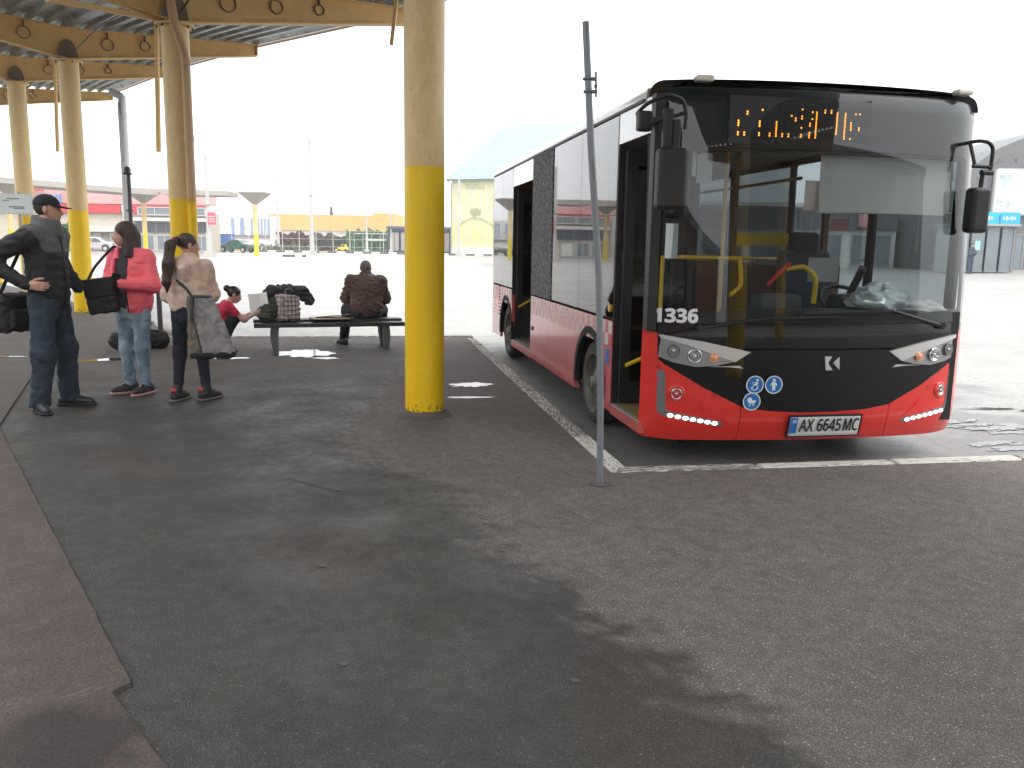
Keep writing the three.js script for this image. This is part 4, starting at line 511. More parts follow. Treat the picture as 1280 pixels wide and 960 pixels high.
function net(f, lo, hi, cell, colour) {
  const nx = Math.ceil((hi[0] - lo[0]) / cell) + 1, ny = Math.ceil((hi[1] - lo[1]) / cell) + 1, nz = Math.ceil((hi[2] - lo[2]) / cell) + 1, G = new Float32Array(nx * ny * nz), B = 5, rad = B * cell * 1.4;
  for (let k0 = 0; k0 < nz; k0 += B) for (let j0 = 0; j0 < ny; j0 += B) for (let i0 = 0; i0 < nx; i0 += B) {
    const c = f(lo[0] + (i0 + B / 2) * cell, lo[1] + (j0 + B / 2) * cell, lo[2] + (k0 + B / 2) * cell), far = Math.abs(c) > rad;
    for (let k = k0; k < Math.min(nz, k0 + B); k++) for (let j = j0; j < Math.min(ny, j0 + B); j++) for (let i = i0; i < Math.min(nx, i0 + B); i++) G[(k * ny + j) * nx + i] = far ? c : f(lo[0] + i * cell, lo[1] + j * cell, lo[2] + k * cell);
  }
  const id = new Int32Array(nx * ny * nz).fill(-1), P = [], C = [], I = []; const at = (i, j, k) => (k * ny + j) * nx + i;
  const E = [[0, 1], [2, 3], [4, 5], [6, 7], [0, 2], [1, 3], [4, 6], [5, 7], [0, 4], [1, 5], [2, 6], [3, 7]];
  for (let k = 0; k < nz - 1; k++) for (let j = 0; j < ny - 1; j++) for (let i = 0; i < nx - 1; i++) {
    const v = []; let m = 0; for (let c = 0; c < 8; c++) { const d = G[at(i + (c & 1), j + ((c >> 1) & 1), k + (c >> 2))]; v.push(d); if (d < 0) m++; } if (m === 0 || m === 8) continue;
    let x = 0, y = 0, z = 0, n = 0; for (const [a, b] of E) if ((v[a] < 0) !== (v[b] < 0)) { const t = v[a] / (v[a] - v[b]); x += mix(a & 1, b & 1, t); y += mix((a >> 1) & 1, (b >> 1) & 1, t); z += mix(a >> 2, b >> 2, t); n++; }
    id[at(i, j, k)] = P.length / 3; const q = [lo[0] + (i + x / n) * cell, lo[1] + (j + y / n) * cell, lo[2] + (k + z / n) * cell]; P.push(...q); if (colour) C.push(...colour(...q));
  }
  const quad = (a, b, c, d, flip) => { if (a < 0 || b < 0 || c < 0 || d < 0) return; flip ? I.push(a, c, b, a, d, c) : I.push(a, b, c, a, c, d); };
  for (let k = 1; k < nz - 1; k++) for (let j = 1; j < ny - 1; j++) for (let i = 1; i < nx - 1; i++) {
    const s = G[at(i, j, k)] < 0;
    if (s !== G[at(i + 1, j, k)] < 0) quad(id[at(i, j - 1, k - 1)], id[at(i, j, k - 1)], id[at(i, j, k)], id[at(i, j - 1, k)], !s);
    if (s !== G[at(i, j + 1, k)] < 0) quad(id[at(i - 1, j, k - 1)], id[at(i - 1, j, k)], id[at(i, j, k)], id[at(i, j, k - 1)], !s);
    if (s !== G[at(i, j, k + 1)] < 0) quad(id[at(i - 1, j - 1, k)], id[at(i, j - 1, k)], id[at(i, j, k)], id[at(i - 1, j, k)], !s);
  }
  const g = new THREE.BufferGeometry(); g.setAttribute('position', new THREE.Float32BufferAttribute(P, 3)); if (colour) g.setAttribute('color', new THREE.Float32BufferAttribute(C, 3)); g.setIndex(I); g.computeVertexNormals(); return uvPlanar(g, 'x', 'y', 4);
}
function bound(pts, pad) { const lo = [1e9, 1e9, 1e9], hi = [-1e9, -1e9, -1e9]; for (const p of pts) for (let i = 0; i < 3; i++) { lo[i] = Math.min(lo[i], p[i] - pad); hi[i] = Math.max(hi[i], p[i] + pad); } return [lo, hi]; }
const add3 = (a, b, s = 1) => [a[0] + b[0] * s, a[1] + b[1] * s, a[2] + b[2] * s];
const nor3 = a => { const l = Math.hypot(...a); return a.map(c => c / l); };
const crs = (a, b) => [a[1] * b[2] - a[2] * b[1], a[2] * b[0] - a[0] * b[2], a[0] * b[1] - a[1] * b[0]];
// a hand: wrist, direction of the fingers, palm normal, thumb side (+1 / -1), how far the fingers curl
function hand(w, dir, pn, side, curl = 0.6, s = 1) {
  dir = nor3(dir); const lat = nor3(crs(dir, pn)).map(c => c * side); pn = nor3(crs(lat, dir).map(c => c * side)); const fs = [];
  const P = (u, v, n) => [0, 1, 2].map(i => w[i] + s * (dir[i] * u + lat[i] * v + pn[i] * n));
  fs.push(un(0.02, cp(P(0, 0, 0), P(0.03, 0, 0), 0.024 * s, 0.026 * s), cp(P(0.03, 0.018, 0), P(0.088, 0.026, 0), 0.016 * s, 0.0125 * s), cp(P(0.03, 0, 0), P(0.09, 0.004, 0), 0.017 * s, 0.013 * s), cp(P(0.03, -0.015, 0), P(0.084, -0.026, 0), 0.016 * s, 0.012 * s)));
  [[0.028, 0.090, 0.078], [0.009, 0.094, 0.086], [-0.010, 0.090, 0.080], [-0.028, 0.082, 0.064]].forEach(([v, u, len], i) => { let a = P(u, v, 0), ang = curl * 0.5, r = (0.0092 - 0.0008 * (i === 3)) * s; for (let k = 0; k < 3; k++) { const l = len * [0.42, 0.33, 0.25][k] * s, d = [0, 1, 2].map(q => dir[q] * Math.cos(ang) + pn[q] * Math.sin(ang)); const b = add3(a, d, l); fs.push(cp(a, b, r, r * 0.9)); a = b; r *= 0.9; ang += curl; } });
  { let a = P(0.028, 0.024, 0.006), ang = 0.75; for (let k = 0; k < 3; k++) { const l = [0.036, 0.030, 0.026][k] * s, d = [0, 1, 2].map(q => dir[q] * Math.cos(ang) + lat[q] * Math.sin(ang) * 0.9 + pn[q] * (0.25 + curl * 0.4)); const b = add3(a, nor3(d), l); fs.push(cp(a, b, 0.0112 * s, 0.0095 * s)); a = b; ang -= 0.3; } }
  return { f: un(0.006, ...fs), box: bound([P(0, 0, 0), P(0.1, 0, 0)], 0.10 * s) };
}
// a head about the middle of the skull; it looks along +z turned by yaw, and nods by pitch
function headAt(c, yaw, pitch = 0, s = 1, full = 1) {
  const cy = Math.cos(yaw), sy = Math.sin(yaw), cpi = Math.cos(pitch), spi = Math.sin(pitch);
  const T = (x, y, z) => { const y1 = y * cpi - z * spi, z1 = y * spi + z * cpi; return [c[0] + s * (x * cy + z1 * sy), c[1] + s * y1, c[2] + s * (-x * sy + z1 * cy)]; };
  const inv = (x, y, z) => { const px = (x - c[0]) / s, py = (y - c[1]) / s, pz = (z - c[2]) / s; const x1 = px * cy - pz * sy, z1 = px * sy + pz * cy; return [x1, py * cpi + z1 * spi, -py * spi + z1 * cpi]; };
  const L = un(0.03, el([0, 0.025, -0.012], [0.075, 0.092, 0.093]), el([0, -0.035, 0.028], [0.060, 0.078, 0.062]), el([0, -0.088, 0.052], [0.030, 0.022, 0.026]), cp([0, -0.05, 0.06], [0, -0.05, 0.075], 0.024));
  const Nn = un(0.012, cp([0, 0.005, 0.087], [0, -0.030, 0.108], 0.008, 0.012), cp([-0.012, -0.036, 0.092], [0.012, -0.036, 0.092], 0.009), cp([-0.04, 0.022, 0.078], [0.04, 0.022, 0.078], 0.009), el([0, -0.062, 0.088], [0.022, 0.0065, 0.009]), el([0, -0.073, 0.085], [0.019, 0.0065, 0.009]));
  const ears = un(0.006, el([-0.077, -0.008, -0.008], [0.012, 0.031, 0.018]), el([0.077, -0.008, -0.008], [0.012, 0.031, 0.018]));
  const sock = un(0.01, el([-0.032, 0.006, 0.092], [0.017, 0.009, 0.010]), el([0.032, 0.006, 0.092], [0.017, 0.009, 0.010]));
  const all = cut(un(0.012, L, Nn, ears), sock, 0.012);
  return { T, inv, f: (x, y, z) => { const q = inv(x, y, z); return all(...q) * s; }, box: [[c[0] - 0.15 * s, c[1] - 0.14 * s, c[2] - 0.15 * s], [c[0] + 0.15 * s, c[1] + 0.14 * s, c[2] + 0.15 * s]], s };
}
const skinM = (r, g, b) => phys([r, g, b], 0.55, { bumpMap: rep(fineBump, 4), bumpScale: 0.0004 });
const cloth = (c, ro = 0.9, bump = 0.0012, extra = {}) => mat(c, ro, 0, { bumpMap: rep(fineBump, 3), bumpScale: bump, ...extra });
const vcloth = (ro = 0.85, bump = 0.0012) => new THREE.MeshStandardMaterial({ vertexColors: true, roughness: ro, bumpMap: rep(fineBump, 3), bumpScale: bump });
function faceBits(body, H, skin, eyeC = [0.02, 0.015, 0.012], lip = [0.36, 0.15, 0.13]) {
  const at = (x, y, z) => H.T(x, y, z); const s = H.s;
  for (const e of [-1, 1]) { const g = new THREE.SphereGeometry(0.0115 * s, 12, 8); g.translate(...at(e * 0.032, 0.006, 0.0815)); part('eye', g, mat([0.5, 0.48, 0.45], 0.2), body); const p = new THREE.SphereGeometry(0.0062 * s, 10, 8); p.translate(...at(e * 0.032, 0.006, 0.0885)); part('pupil', p, mat(eyeC, 0.15), body); part('eyebrow', tube([at(e * 0.016, 0.028, 0.089), at(e * 0.032, 0.032, 0.087), at(e * 0.05, 0.026, 0.076)], 0.0035 * s, 10, 6), mat(eyeC, 0.9), body); }
  part('lips', tube([at(-0.021, -0.067, 0.088), at(0, -0.0665, 0.0965), at(0.021, -0.067, 0.088)], 0.0045 * s, 14, 6), mat(lip, 0.5), body);
}
// the body under the clothes, the head and the hands: one mesh
function bodyMesh(name, rough, lo, hi, finer, m, parent, cell = 0.016) {
  const gs = [net(rough, lo, hi, cell)]; for (const q of finer) gs.push(net(q.f, q.box[0], q.box[1], q.cell || 0.0042));
  return part(name, join(gs), m, parent);
}
const shoe = (a, yaw, len, sole, up, parent, soleM, toe) => { // a: ankle point, yaw: where the toe points
  const dx = Math.sin(yaw), dz = Math.cos(yaw), P = (f, y, l = 0) => [a[0] + dx * f + dz * l, y, a[2] + dz * f - dx * l]; const y0 = sole[1];
  const up1 = un(0.03, cp(P(-0.055, y0 + 0.045), P(0.06, y0 + 0.05), 0.042, 0.042), cp(P(0.06, y0 + 0.045), P(len - 0.10, y0 + 0.032), 0.043, 0.036), cp(P(-0.03, y0 + 0.06), P(-0.01, y0 + 0.115), 0.042, 0.044));
  const trimF = (x, y, z) => Math.max(up1(x, y, z), y0 + 0.012 - y);
  const [lo, hi] = bound([P(-0.1, y0), P(len - 0.06, y0 + 0.1)], 0.07); const o = part('shoe', net(trimF, lo, hi, 0.008), up, parent);
  const sl = (x, y, z) => Math.max(un(0.03, cp(P(-0.06, y0 + 0.02), P(0.06, y0 + 0.02), 0.044, 0.046), cp(P(0.06, y0 + 0.02), P(len - 0.095, y0 + 0.02), 0.047, 0.042))(x, y, z) - 0.004, y - (y0 + 0.024), y0 - y);
  part('sole', net(sl, [lo[0], y0 - 0.02, lo[2]], [hi[0], y0 + 0.05, hi[2]], 0.008), soleM, o); return o;
};

// ---- man in a black cap, hand on his hip
{
  const p = thing('person', 'person in black cap and dark jacket, hand on hip, beside a black bag', 'person', [-3.92, 0, -7.1], 88 * D2R);
  const H = headAt([0.03, 1.685, 0.03], 20 * D2R, 0.06, 0.97);
  const hip = [-0.10, 0.94, 0], hipL = [0.10, 0.94, 0], knR = [-0.155, 0.50, 0.02], knL = [0.135, 0.50, 0.04], anR = [-0.17, 0.09, -0.04], anL = [0.155, 0.09, 0.03];
  const shR = [-0.185, 1.46, -0.01], shL = [0.185, 1.46, 0], elR = [-0.31, 1.27, -0.33], haR = [-0.255, 1.07, -0.02], elL = [0.29, 1.22, -0.06], haL = [0.22, 1.03, 0.14];
  const hd = hand(haR, [0.05, -0.10, 1], [0.9, 0, 0], 1, 0.55, 1.02);
  const under0 = un(0.06, cp([0, 1.0, 0], [0, 1.35, 0], 0.11, 0.13), cp([0, 1.35, 0], [0.02, 1.60, 0.01], 0.08, 0.055), cp(hip, knR, 0.07, 0.05), cp(hipL, knL, 0.07, 0.05), cp(knR, anR, 0.045, 0.035), cp(knL, anL, 0.045, 0.035), cp(shR, elR, 0.04, 0.035), cp(elR, haR, 0.035, 0.026), cp(shL, elL, 0.04, 0.035), cp(elL, haL, 0.035, 0.026));
  const b = bodyMesh('body', under0, [-0.4, 0.05, -0.45], [0.4, 1.66, 0.3], [H, hd], skinM(0.50, 0.28, 0.20), p); faceBits(b, H, null);
  const jac = fold((x, y, z) => { const torso = un(0.09, el([0, 1.32, 0.005], [0.205, 0.22, 0.145]), el([0, 1.06, 0.01], [0.195, 0.30, 0.155]), cp(shR, shL, 0.085)); const a = un(0.05, torso, cp(shR, elR, 0.088, 0.080), cp(elR, haR, 0.078, 0.050), cp(shL, elL, 0.088, 0.08), cp(elL, haL, 0.078, 0.052)); let d = a(x, y, z); const q = Math.abs(Math.sin(y * Math.PI / 0.085)); d += 0.004 * (1 - q) * (y < 1.36 ? 1 : 0.3); return Math.max(d, 0.84 - y); }, 0.008, 6, 3);
  const collar = (x, y, z) => { const d = Math.hypot((x - 0.01) / 1.0, (z - 0.015) / 1.08) - 0.092 - 0.012 * Math.cos((y - 1.5) * 20); return Math.max(Math.abs(d) - 0.014, y - 1.625 + 0.04 * clamp(z * 6, -0.3, 1), 1.47 - y); };
  const j2 = un(0.03, jac, collar);
  part('jacket', net(j2, [-0.46, 0.80, -0.46], [0.46, 1.64, 0.30], 0.0105, (x, y, z) => { const yoke = smooth(1.335, 1.345, y + 0.02 * Math.abs(z) - Math.max(0, Math.abs(x) - 0.16) * 1.6); const c = mix(0.016, 0.10, yoke * smooth(0.27, 0.24, Math.abs(x))); return [c, c * 0.99, c * 1.02]; }), vcloth(0.75, 0.0016), p);
  part('zip', [tube([[0.0, 1.46, 0.140], [0.0, 1.3, 0.152], [0.0, 1.1, 0.168], [0.0, 0.87, 0.155]], 0.008, 30, 6)], mat([0.012, 0.012, 0.014], 0.5), p);
  part('emblem_print', [tube([[0.06, 1.345, 0.150], [0.085, 1.36, 0.146], [0.10, 1.342, 0.143], [0.12, 1.356, 0.135]], 0.004, 14, 5)], mat([0.3, 0.3, 0.31], 0.6), p);
  const tr = fold((x, y, z) => Math.max(un(0.07, cp([0, 0.95, -0.01], [0, 0.90, -0.01], 0.13), cp(hip, knR, 0.108, 0.088), cp(hipL, knL, 0.108, 0.088), cp(knR, add3(anR, [0, -0.03, 0]), 0.088, 0.080), cp(knL, add3(anL, [0, -0.03, 0]), 0.088, 0.080))(x, y, z), 0.045 - y), 0.010, 6, 9, 0.8);
  part('trousers', net(tr, [-0.40, 0.02, -0.24], [0.44, 1.06, 0.26], 0.011), cloth([0.026, 0.038, 0.058], 0.9), p);
  for (const [a, yaw] of [[anR, -0.75], [anL, 0.25]]) shoe(a, yaw, 0.27, [0, 0], mat([0.022, 0.023, 0.027], 0.5), p, rubberBlack(), 0);
  // cap
  const sk = H; const dome = (x, y, z) => { const q = sk.inv(x, y, z); const d = el([0, 0.040, -0.012], [0.088, 0.088, 0.106])(...q); return Math.max(d, 0.034 - q[1] - 0.06 * Math.max(0, -q[2])) * sk.s; };
  const brim = (x, y, z) => { const q = sk.inv(x, y, z); const yy = q[1] - 0.036 + 0.10 * Math.pow(q[0] / 0.08, 2) * 0.12 + 0.16 * Math.max(0, q[2] - 0.08); return Math.max(Math.hypot(q[0] / 0.082, (q[2] - 0.07) / 0.115) * 0.09 - 0.09, Math.abs(yy) - 0.005, 0.05 - q[2]) * sk.s; };
  part('cap', net(un(0.008, dome, brim), [-0.12, 1.62, -0.16], [0.22, 1.84, 0.27], 0.0055), cloth([0.010, 0.011, 0.015], 0.85), p);
  part('hair', net((x, y, z) => { const q = H.inv(x, y, z); return Math.max(el([0, 0.02, -0.016], [0.0785, 0.088, 0.096])(...q), q[2] - 0.012, q[1] - 0.05, -0.055 - q[1]); }, [-0.12, 1.58, -0.15], [0.18, 1.78, 0.15], 0.006), cloth([0.05, 0.04, 0.035], 0.95), p);
  // shoulder bag hanging behind him
  const bag = thing('shoulder_bag', 'black shoulder bag hanging behind the capped man', 'bag', [-4.24, 0.79, -7.13], 1.25);
  part('bag_body', net(fold(rb([0, 0.03, 0], [0.17, 0.165, 0.10], 0.06), 0.012, 7, 4), [-0.24, -0.2, -0.17], [0.24, 0.26, 0.17], 0.010), cloth([0.012, 0.012, 0.014], 0.8), bag);
  part('front_pocket', net(fold(rb([0, -0.02, 0.09], [0.13, 0.085, 0.04], 0.03), 0.006, 9, 14), [-0.18, -0.14, 0.02], [0.18, 0.10, 0.16], 0.009), cloth([0.016, 0.016, 0.018], 0.7), bag);
  part('strap', tube([[-0.13, 0.17, 0], [-0.13, 0.35, 0.12], [-0.12, 0.55, 0.25], [-0.105, 0.74, 0.34]], 0.014, 24, 8), cloth([0.012, 0.012, 0.014], 0.8), bag);
}
function rubberBlack() { return mat([0.02, 0.02, 0.021], 0.8); }
// ---- woman in a pink quilted jacket
{
  const p = thing('person', 'person with long auburn hair in bright pink jacket and light jeans', 'person', [-3.56, 0, -7.87], -16 * D2R);
  const H = headAt([-0.02, 1.492, 0.035], -42 * D2R, 0.02, 0.93);
  const hip = [-0.09, 0.82, 0], hipL = [0.09, 0.82, 0], knR = [-0.078, 0.45, 0.02], knL = [0.09, 0.45, 0.015], anR = [-0.085, 0.085, -0.01], anL = [0.08, 0.085, -0.02];
  const shR = [-0.17, 1.285, -0.01], shL = [0.17, 1.285, -0.01], elR = [-0.24, 1.04, 0.02], haR = [-0.10, 1.03, 0.21], elL = [0.255, 1.03, 0.02], haL = [0.02, 1.045, 0.235];
  const h1 = hand(haL, [-1, 0.15, 0.25], [0, 0.3, -1], 1, 0.7, 0.9), h2 = hand(haR, [0.55, 0.1, 0.6], [0.3, 0.2, -1], -1, 0.8, 0.9);
  const under0 = un(0.06, cp([0, 0.9, 0], [0, 1.2, 0], 0.10, 0.105), cp([0, 1.2, 0], [0, 1.42, 0.01], 0.07, 0.045), cp(hip, knR, 0.06, 0.045), cp(hipL, knL, 0.06, 0.045), cp(knR, anR, 0.04, 0.03), cp(knL, anL, 0.04, 0.03), cp(shR, elR, 0.036, 0.03), cp(elR, haR, 0.03, 0.022), cp(shL, elL, 0.036, 0.03), cp(elL, haL, 0.03, 0.022));
  const b = bodyMesh('body', under0, [-0.36, 0.05, -0.2], [0.36, 1.46, 0.32], [H, h2], skinM(0.52, 0.29, 0.22), p); faceBits(b, H, null, [0.02, 0.012, 0.01], [0.40, 0.10, 0.10]);
  part('glove', net(h1.f, h1.box[0], h1.box[1], 0.0045), cloth([0.055, 0.055, 0.058], 0.9), p);
  const torso = un(0.08, el([0, 1.16, 0.0], [0.195, 0.20, 0.145]), el([0, 0.92, 0], [0.205, 0.24, 0.155]), cp(shR, shL, 0.07));
  const arms = un(0.04, cp(shR, elR, 0.074, 0.066), cp(elR, haR, 0.064, 0.05), cp(shL, elL, 0.074, 0.066), cp(elL, add3(haL, [0.06, 0, -0.02]), 0.064, 0.05));
  const open = (x, y, z) => Math.max(Math.abs(x + 0.012) - (0.052 + 0.05 * (y - 0.8)), 0.04 - z);
  const jac = fold((x, y, z) => { let d = un(0.04, cut(torso, open, 0.012), arms)(x, y, z); const q = Math.abs(Math.sin(y * Math.PI / 0.036)); d += 0.0026 * (1 - q); return Math.max(d, 0.765 - y - 0.02 * Math.sin(x * 9)); }, 0.006, 6, 13);
  const col = (x, y, z) => { const d = Math.hypot(x, (z - 0.0)) - 0.105; return Math.max(Math.abs(d) - 0.016, y - 1.375, 1.27 - y, Math.max(-Math.abs(x) + 0.04, -9) * (z > 0 ? 1 : -1)); };
  part('jacket', net(un(0.02, jac, col), [-0.36, 0.73, -0.22], [0.38, 1.40, 0.34], 0.0095), cloth([0.96, 0.15, 0.19], 0.6, 0.0014), p);
  part('sweater', net(fold((x, y, z) => Math.max(un(0.06, el([0, 1.14, 0.002], [0.15, 0.21, 0.118]), el([0, 0.92, 0.0], [0.155, 0.24, 0.128]), cp([0, 1.28, 0.01], [0, 1.37, 0.012], 0.075, 0.066))(x, y, z), 0.745 - y), 0.004, 9, 23), [-0.24, 0.71, -0.2], [0.24, 1.46, 0.24], 0.0095), cloth([0.05, 0.052, 0.055], 0.95, 0.002), p);
  part('zip', tube([[0.062, 1.25, 0.128], [0.06, 1.1, 0.142], [0.06, 0.95, 0.15], [0.07, 0.79, 0.142]], 0.006, 30, 6), mat([0.03, 0.01, 0.015], 0.5), p);
  const tr = fold((x, y, z) => Math.max(un(0.05, cp([0, 0.84, -0.01], [0, 0.80, -0.01], 0.125), cp(hip, knR, 0.092, 0.064), cp(hipL, knL, 0.092, 0.064), cp(knR, anR, 0.064, 0.050), cp(knL, anL, 0.064, 0.050))(x, y, z), 0.07 - y), 0.008, 8, 29, 1.0);
  part('jeans', net(tr, [-0.26, 0.05, -0.2], [0.26, 0.95, 0.2], 0.0095, (x, y, z) => { const w = smooth(-0.2, 0.5, n3(x * 7, y * 5, z * 7)) * 0.6 + 0.4 * smooth(0.02, 0.09, z); return [mix(0.14, 0.32, w), mix(0.22, 0.42, w), mix(0.30, 0.48, w)]; }), vcloth(0.9), p);
  const sneaker = cloth([0.02, 0.018, 0.022], 0.7), pinkSole = mat([0.55, 0.26, 0.27], 0.7); for (const [a, yaw] of [[anR, -0.5], [anL, 0.05]]) { const s = shoe(a, yaw, 0.245, [0, 0], sneaker, p, pinkSole, 0); part('laces', tube([[a[0] + Math.sin(yaw) * 0.05 - 0.02, 0.095, a[2] + Math.cos(yaw) * 0.05], [a[0] + Math.sin(yaw) * 0.08, 0.088, a[2] + Math.cos(yaw) * 0.08], [a[0] + Math.sin(yaw) * 0.11 + 0.015, 0.078, a[2] + Math.cos(yaw) * 0.11]], 0.008, 12, 6), mat([0.5, 0.2, 0.22], 0.7), s); }
  const hairF = (x, y, z) => { const q = H.inv(x, y, z); const c = el([0, 0.034, -0.02], [0.093, 0.098, 0.106])(...q), back = un(0.05, cp([0.0, -0.02, -0.065], [0.03, -0.24, -0.075], 0.085, 0.06), cp([0.07, 0.0, -0.02], [0.095, -0.20, -0.02], 0.04, 0.05), cp([-0.075, 0.0, -0.02], [-0.075, -0.15, -0.03], 0.035, 0.028))(...q); const face = Math.max(el([0, -0.055, 0.10], [0.062, 0.10, 0.085])(...q)); const all = cut(un(0.03, () => c, () => back), () => face, 0.015); return all(x, y, z) * 0.93 + 0.004 * n3(q[0] * 70, q[1] * 9, q[2] * 70); };
  part('hair', net(hairF, [-0.2, 1.17, -0.18], [0.2, 1.64, 0.18], 0.0065), phys([0.050, 0.020, 0.018], 0.45, { sheen: 0.4, sheenRoughness: 0.4, bumpMap: rep(fineBump, 6, 0.5), bumpScale: 0.003 }), p);
  const ph = thing('phone', 'small black phone in the hands of the person in pink', 'phone', [-3.60, 1.09, -7.62], 0.4); part('case', box(0.075, 0.15, 0.010, 0, 0, 0, 0.004), mat([0.012, 0.012, 0.013], 0.3), ph); part('screen', box(0.066, 0.135, 0.002, 0, 0, -0.0062), mat([0.02, 0.02, 0.025], 0.1), ph); ph.rotation.x = -0.9;
  const bag = thing('handbag', 'black handbag hanging at the hip of the person in pink', 'bag', [-3.70, 0.84, -7.60], 0.15);
  part('bag_body', net(fold(rb([0, 0.16 - 0.06, 0], [0.13, 0.155, 0.055], 0.025), 0.007, 8, 44), [-0.18, -0.09, -0.1], [0.18, 0.3, 0.1], 0.0085), cloth([0.011, 0.011, 0.013], 0.6), bag); bag.rotation.z = 0.14;
  part('flap', net(rb([0, 0.18, 0.045], [0.128, 0.085, 0.02], 0.012), [-0.16, 0.07, 0.0], [0.16, 0.29, 0.09], 0.008), cloth([0.013, 0.013, 0.015], 0.5), bag);
  part('strap', tube([[-0.10, 0.24, 0.0], [-0.03, 0.36, -0.06], [0.05, 0.47, -0.2], [0.10, 0.53, -0.30], [0.12, 0.50, -0.40]], 0.013, 30, 8), cloth([0.011, 0.011, 0.013], 0.6), bag);
}
// ---- girl with a ponytail, seen from behind
{
  const p = thing('person', 'person with long ponytail in beige hoodie and dark leggings, seen from behind', 'person', [-2.93, 0, -7.62], 186 * D2R);
  const H = headAt([0.0, 1.408, 0.03], -58 * D2R, 0.12, 0.90);
  const hip = [-0.085, 0.80, 0], hipL = [0.085, 0.80, 0], knR = [-0.085, 0.43, 0.02], knL = [0.11, 0.43, 0.01], anR = [-0.12, 0.085, -0.02], anL = [0.125, 0.085, -0.06];
  const shR = [-0.145, 1.205, 0], shL = [0.145, 1.205, 0], elR = [-0.185, 0.97, 0.06], haR = [-0.08, 1.02, 0.19], elL = [0.195, 0.96, 0.05], haL = [0.05, 0.98, 0.19];
  const h1 = hand(haL, [-1, 0.1, 0.1], [0, 0, -1], -1, 0.7, 0.85), h2 = hand(haR, [1, 0.1, 0.1], [0, 0, -1], 1, 0.7, 0.85);
  const under0 = un(0.06, cp([0, 0.88, 0], [0, 1.12, 0], 0.09, 0.095), cp([0, 1.12, 0], [0, 1.34, 0.01], 0.065, 0.042), cp(hip, knR, 0.055, 0.04), cp(hipL, knL, 0.055, 0.04), cp(knR, anR, 0.036, 0.028), cp(knL, anL, 0.036, 0.028), cp(shR, elR, 0.034, 0.028), cp(elR, haR, 0.028, 0.02), cp(shL, elL, 0.034, 0.028), cp(elL, haL, 0.028, 0.02));
  const b = bodyMesh('body', under0, [-0.34, 0.05, -0.2], [0.34, 1.40, 0.3], [H, h1, h2], skinM(0.57, 0.32, 0.24), p); faceBits(b, H, null, [0.03, 0.018, 0.012]);
  const hood = un(0.03, cp([-0.09, 1.25, -0.085], [0.09, 1.25, -0.085], 0.045), cp([0, 1.19, -0.13], [0, 1.13, -0.135], 0.065, 0.035));
  const top = fold((x, y, z) => Math.max(un(0.05, un(0.09, el([0, 1.09, 0], [0.185, 0.20, 0.13]), el([0, 0.90, 0], [0.185, 0.22, 0.14]), cp(shR, shL, 0.066)), cp(shR, elR, 0.074, 0.068), cp(elR, haR, 0.064, 0.048), cp(shL, elL, 0.074, 0.068), cp(elL, haL, 0.064, 0.048), hood, cp([0, 1.24, 0], [0, 1.29, 0.005], 0.072, 0.062))(x, y, z), 0.755 - y), 0.009, 5, 33);
  part('hoodie', net(top, [-0.34, 0.72, -0.24], [0.34, 1.38, 0.30], 0.0095), cloth([0.68, 0.50, 0.40], 0.95, 0.0016), p);
  const tr = fold((x, y, z) => Math.max(un(0.05, cp([0, 0.82, -0.02], [0, 0.78, -0.02], 0.125), cp(hip, knR, 0.086, 0.056), cp(hipL, knL, 0.086, 0.056), cp(knR, anR, 0.058, 0.042), cp(knL, anL, 0.058, 0.042))(x, y, z), 0.075 - y), 0.006, 9, 39, 2.2);
  part('leggings', net(tr, [-0.26, 0.05, -0.2], [0.26, 0.92, 0.2], 0.0095), cloth([0.010, 0.013, 0.024], 0.85), p);
  const sn = cloth([0.02, 0.02, 0.022], 0.7), gs = mat([0.14, 0.14, 0.14], 0.8); for (const [a, yaw] of [[anR, -0.55], [anL, -0.25]]) { const s = shoe(a, yaw, 0.24, [0, 0], sn, p, gs, 0); part('heel_tab', (() => { const g = new THREE.SphereGeometry(0.03, 12, 8); g.scale(1, 0.8, 0.6); g.translate(a[0] - Math.sin(yaw) * 0.072, 0.105, a[2] - Math.cos(yaw) * 0.072); return g; })(), mat([0.42, 0.06, 0.05], 0.6), s); }
  const hairF = (x, y, z) => { const q = H.inv(x, y, z); const face = el([0, -0.05, 0.105], [0.066, 0.115, 0.09])(...q); const c = cut(el([0, 0.026, -0.016], [0.082, 0.092, 0.098]), () => face, 0.012)(...q); return Math.max(c, -0.05 - q[1] - 0.25 * q[2]) * 0.9 + 0.002 * n3(q[0] * 60, q[1] * 20, q[2] * 60); };
  const hm = phys([0.055, 0.027, 0.016], 0.45, { bumpMap: rep(fineBump, 6, 0.5), bumpScale: 0.003 });
  part('hair', net(hairF, [-0.13, 1.28, -0.13], [0.13, 1.53, 0.17], 0.0055), hm, p);
  const tail = (x, y, z) => un(0.03, cp([0.075, 1.455, -0.055], [0.115, 1.40, -0.115], 0.026, 0.040), cp([0.115, 1.40, -0.115], [0.125, 1.24, -0.165], 0.042, 0.046), cp([0.125, 1.24, -0.165], [0.14, 1.08, -0.185], 0.046, 0.036), cp([0.14, 1.08, -0.185], [0.14, 1.0, -0.175], 0.034, 0.010))(x, y, z) + 0.006 * n3(x * 60, y * 5, z * 60);
  part('ponytail', net(tail, [0.0, 0.95, -0.27], [0.24, 1.52, 0.02], 0.0065), hm, p);
  part('hair_tie', (() => { const g = new THREE.TorusGeometry(0.027, 0.01, 8, 18); g.rotateY(0.9); g.translate(0.088, 1.44, -0.075); return g; })(), mat([0.45, 0.12, 0.14], 0.7), p);
  // large grey shopper on her shoulder
  const bag = thing('shopper_bag', 'large grey shopper bag hanging behind the beige hoodie', 'bag', [-2.70, 0.46, -7.42], 0.35);
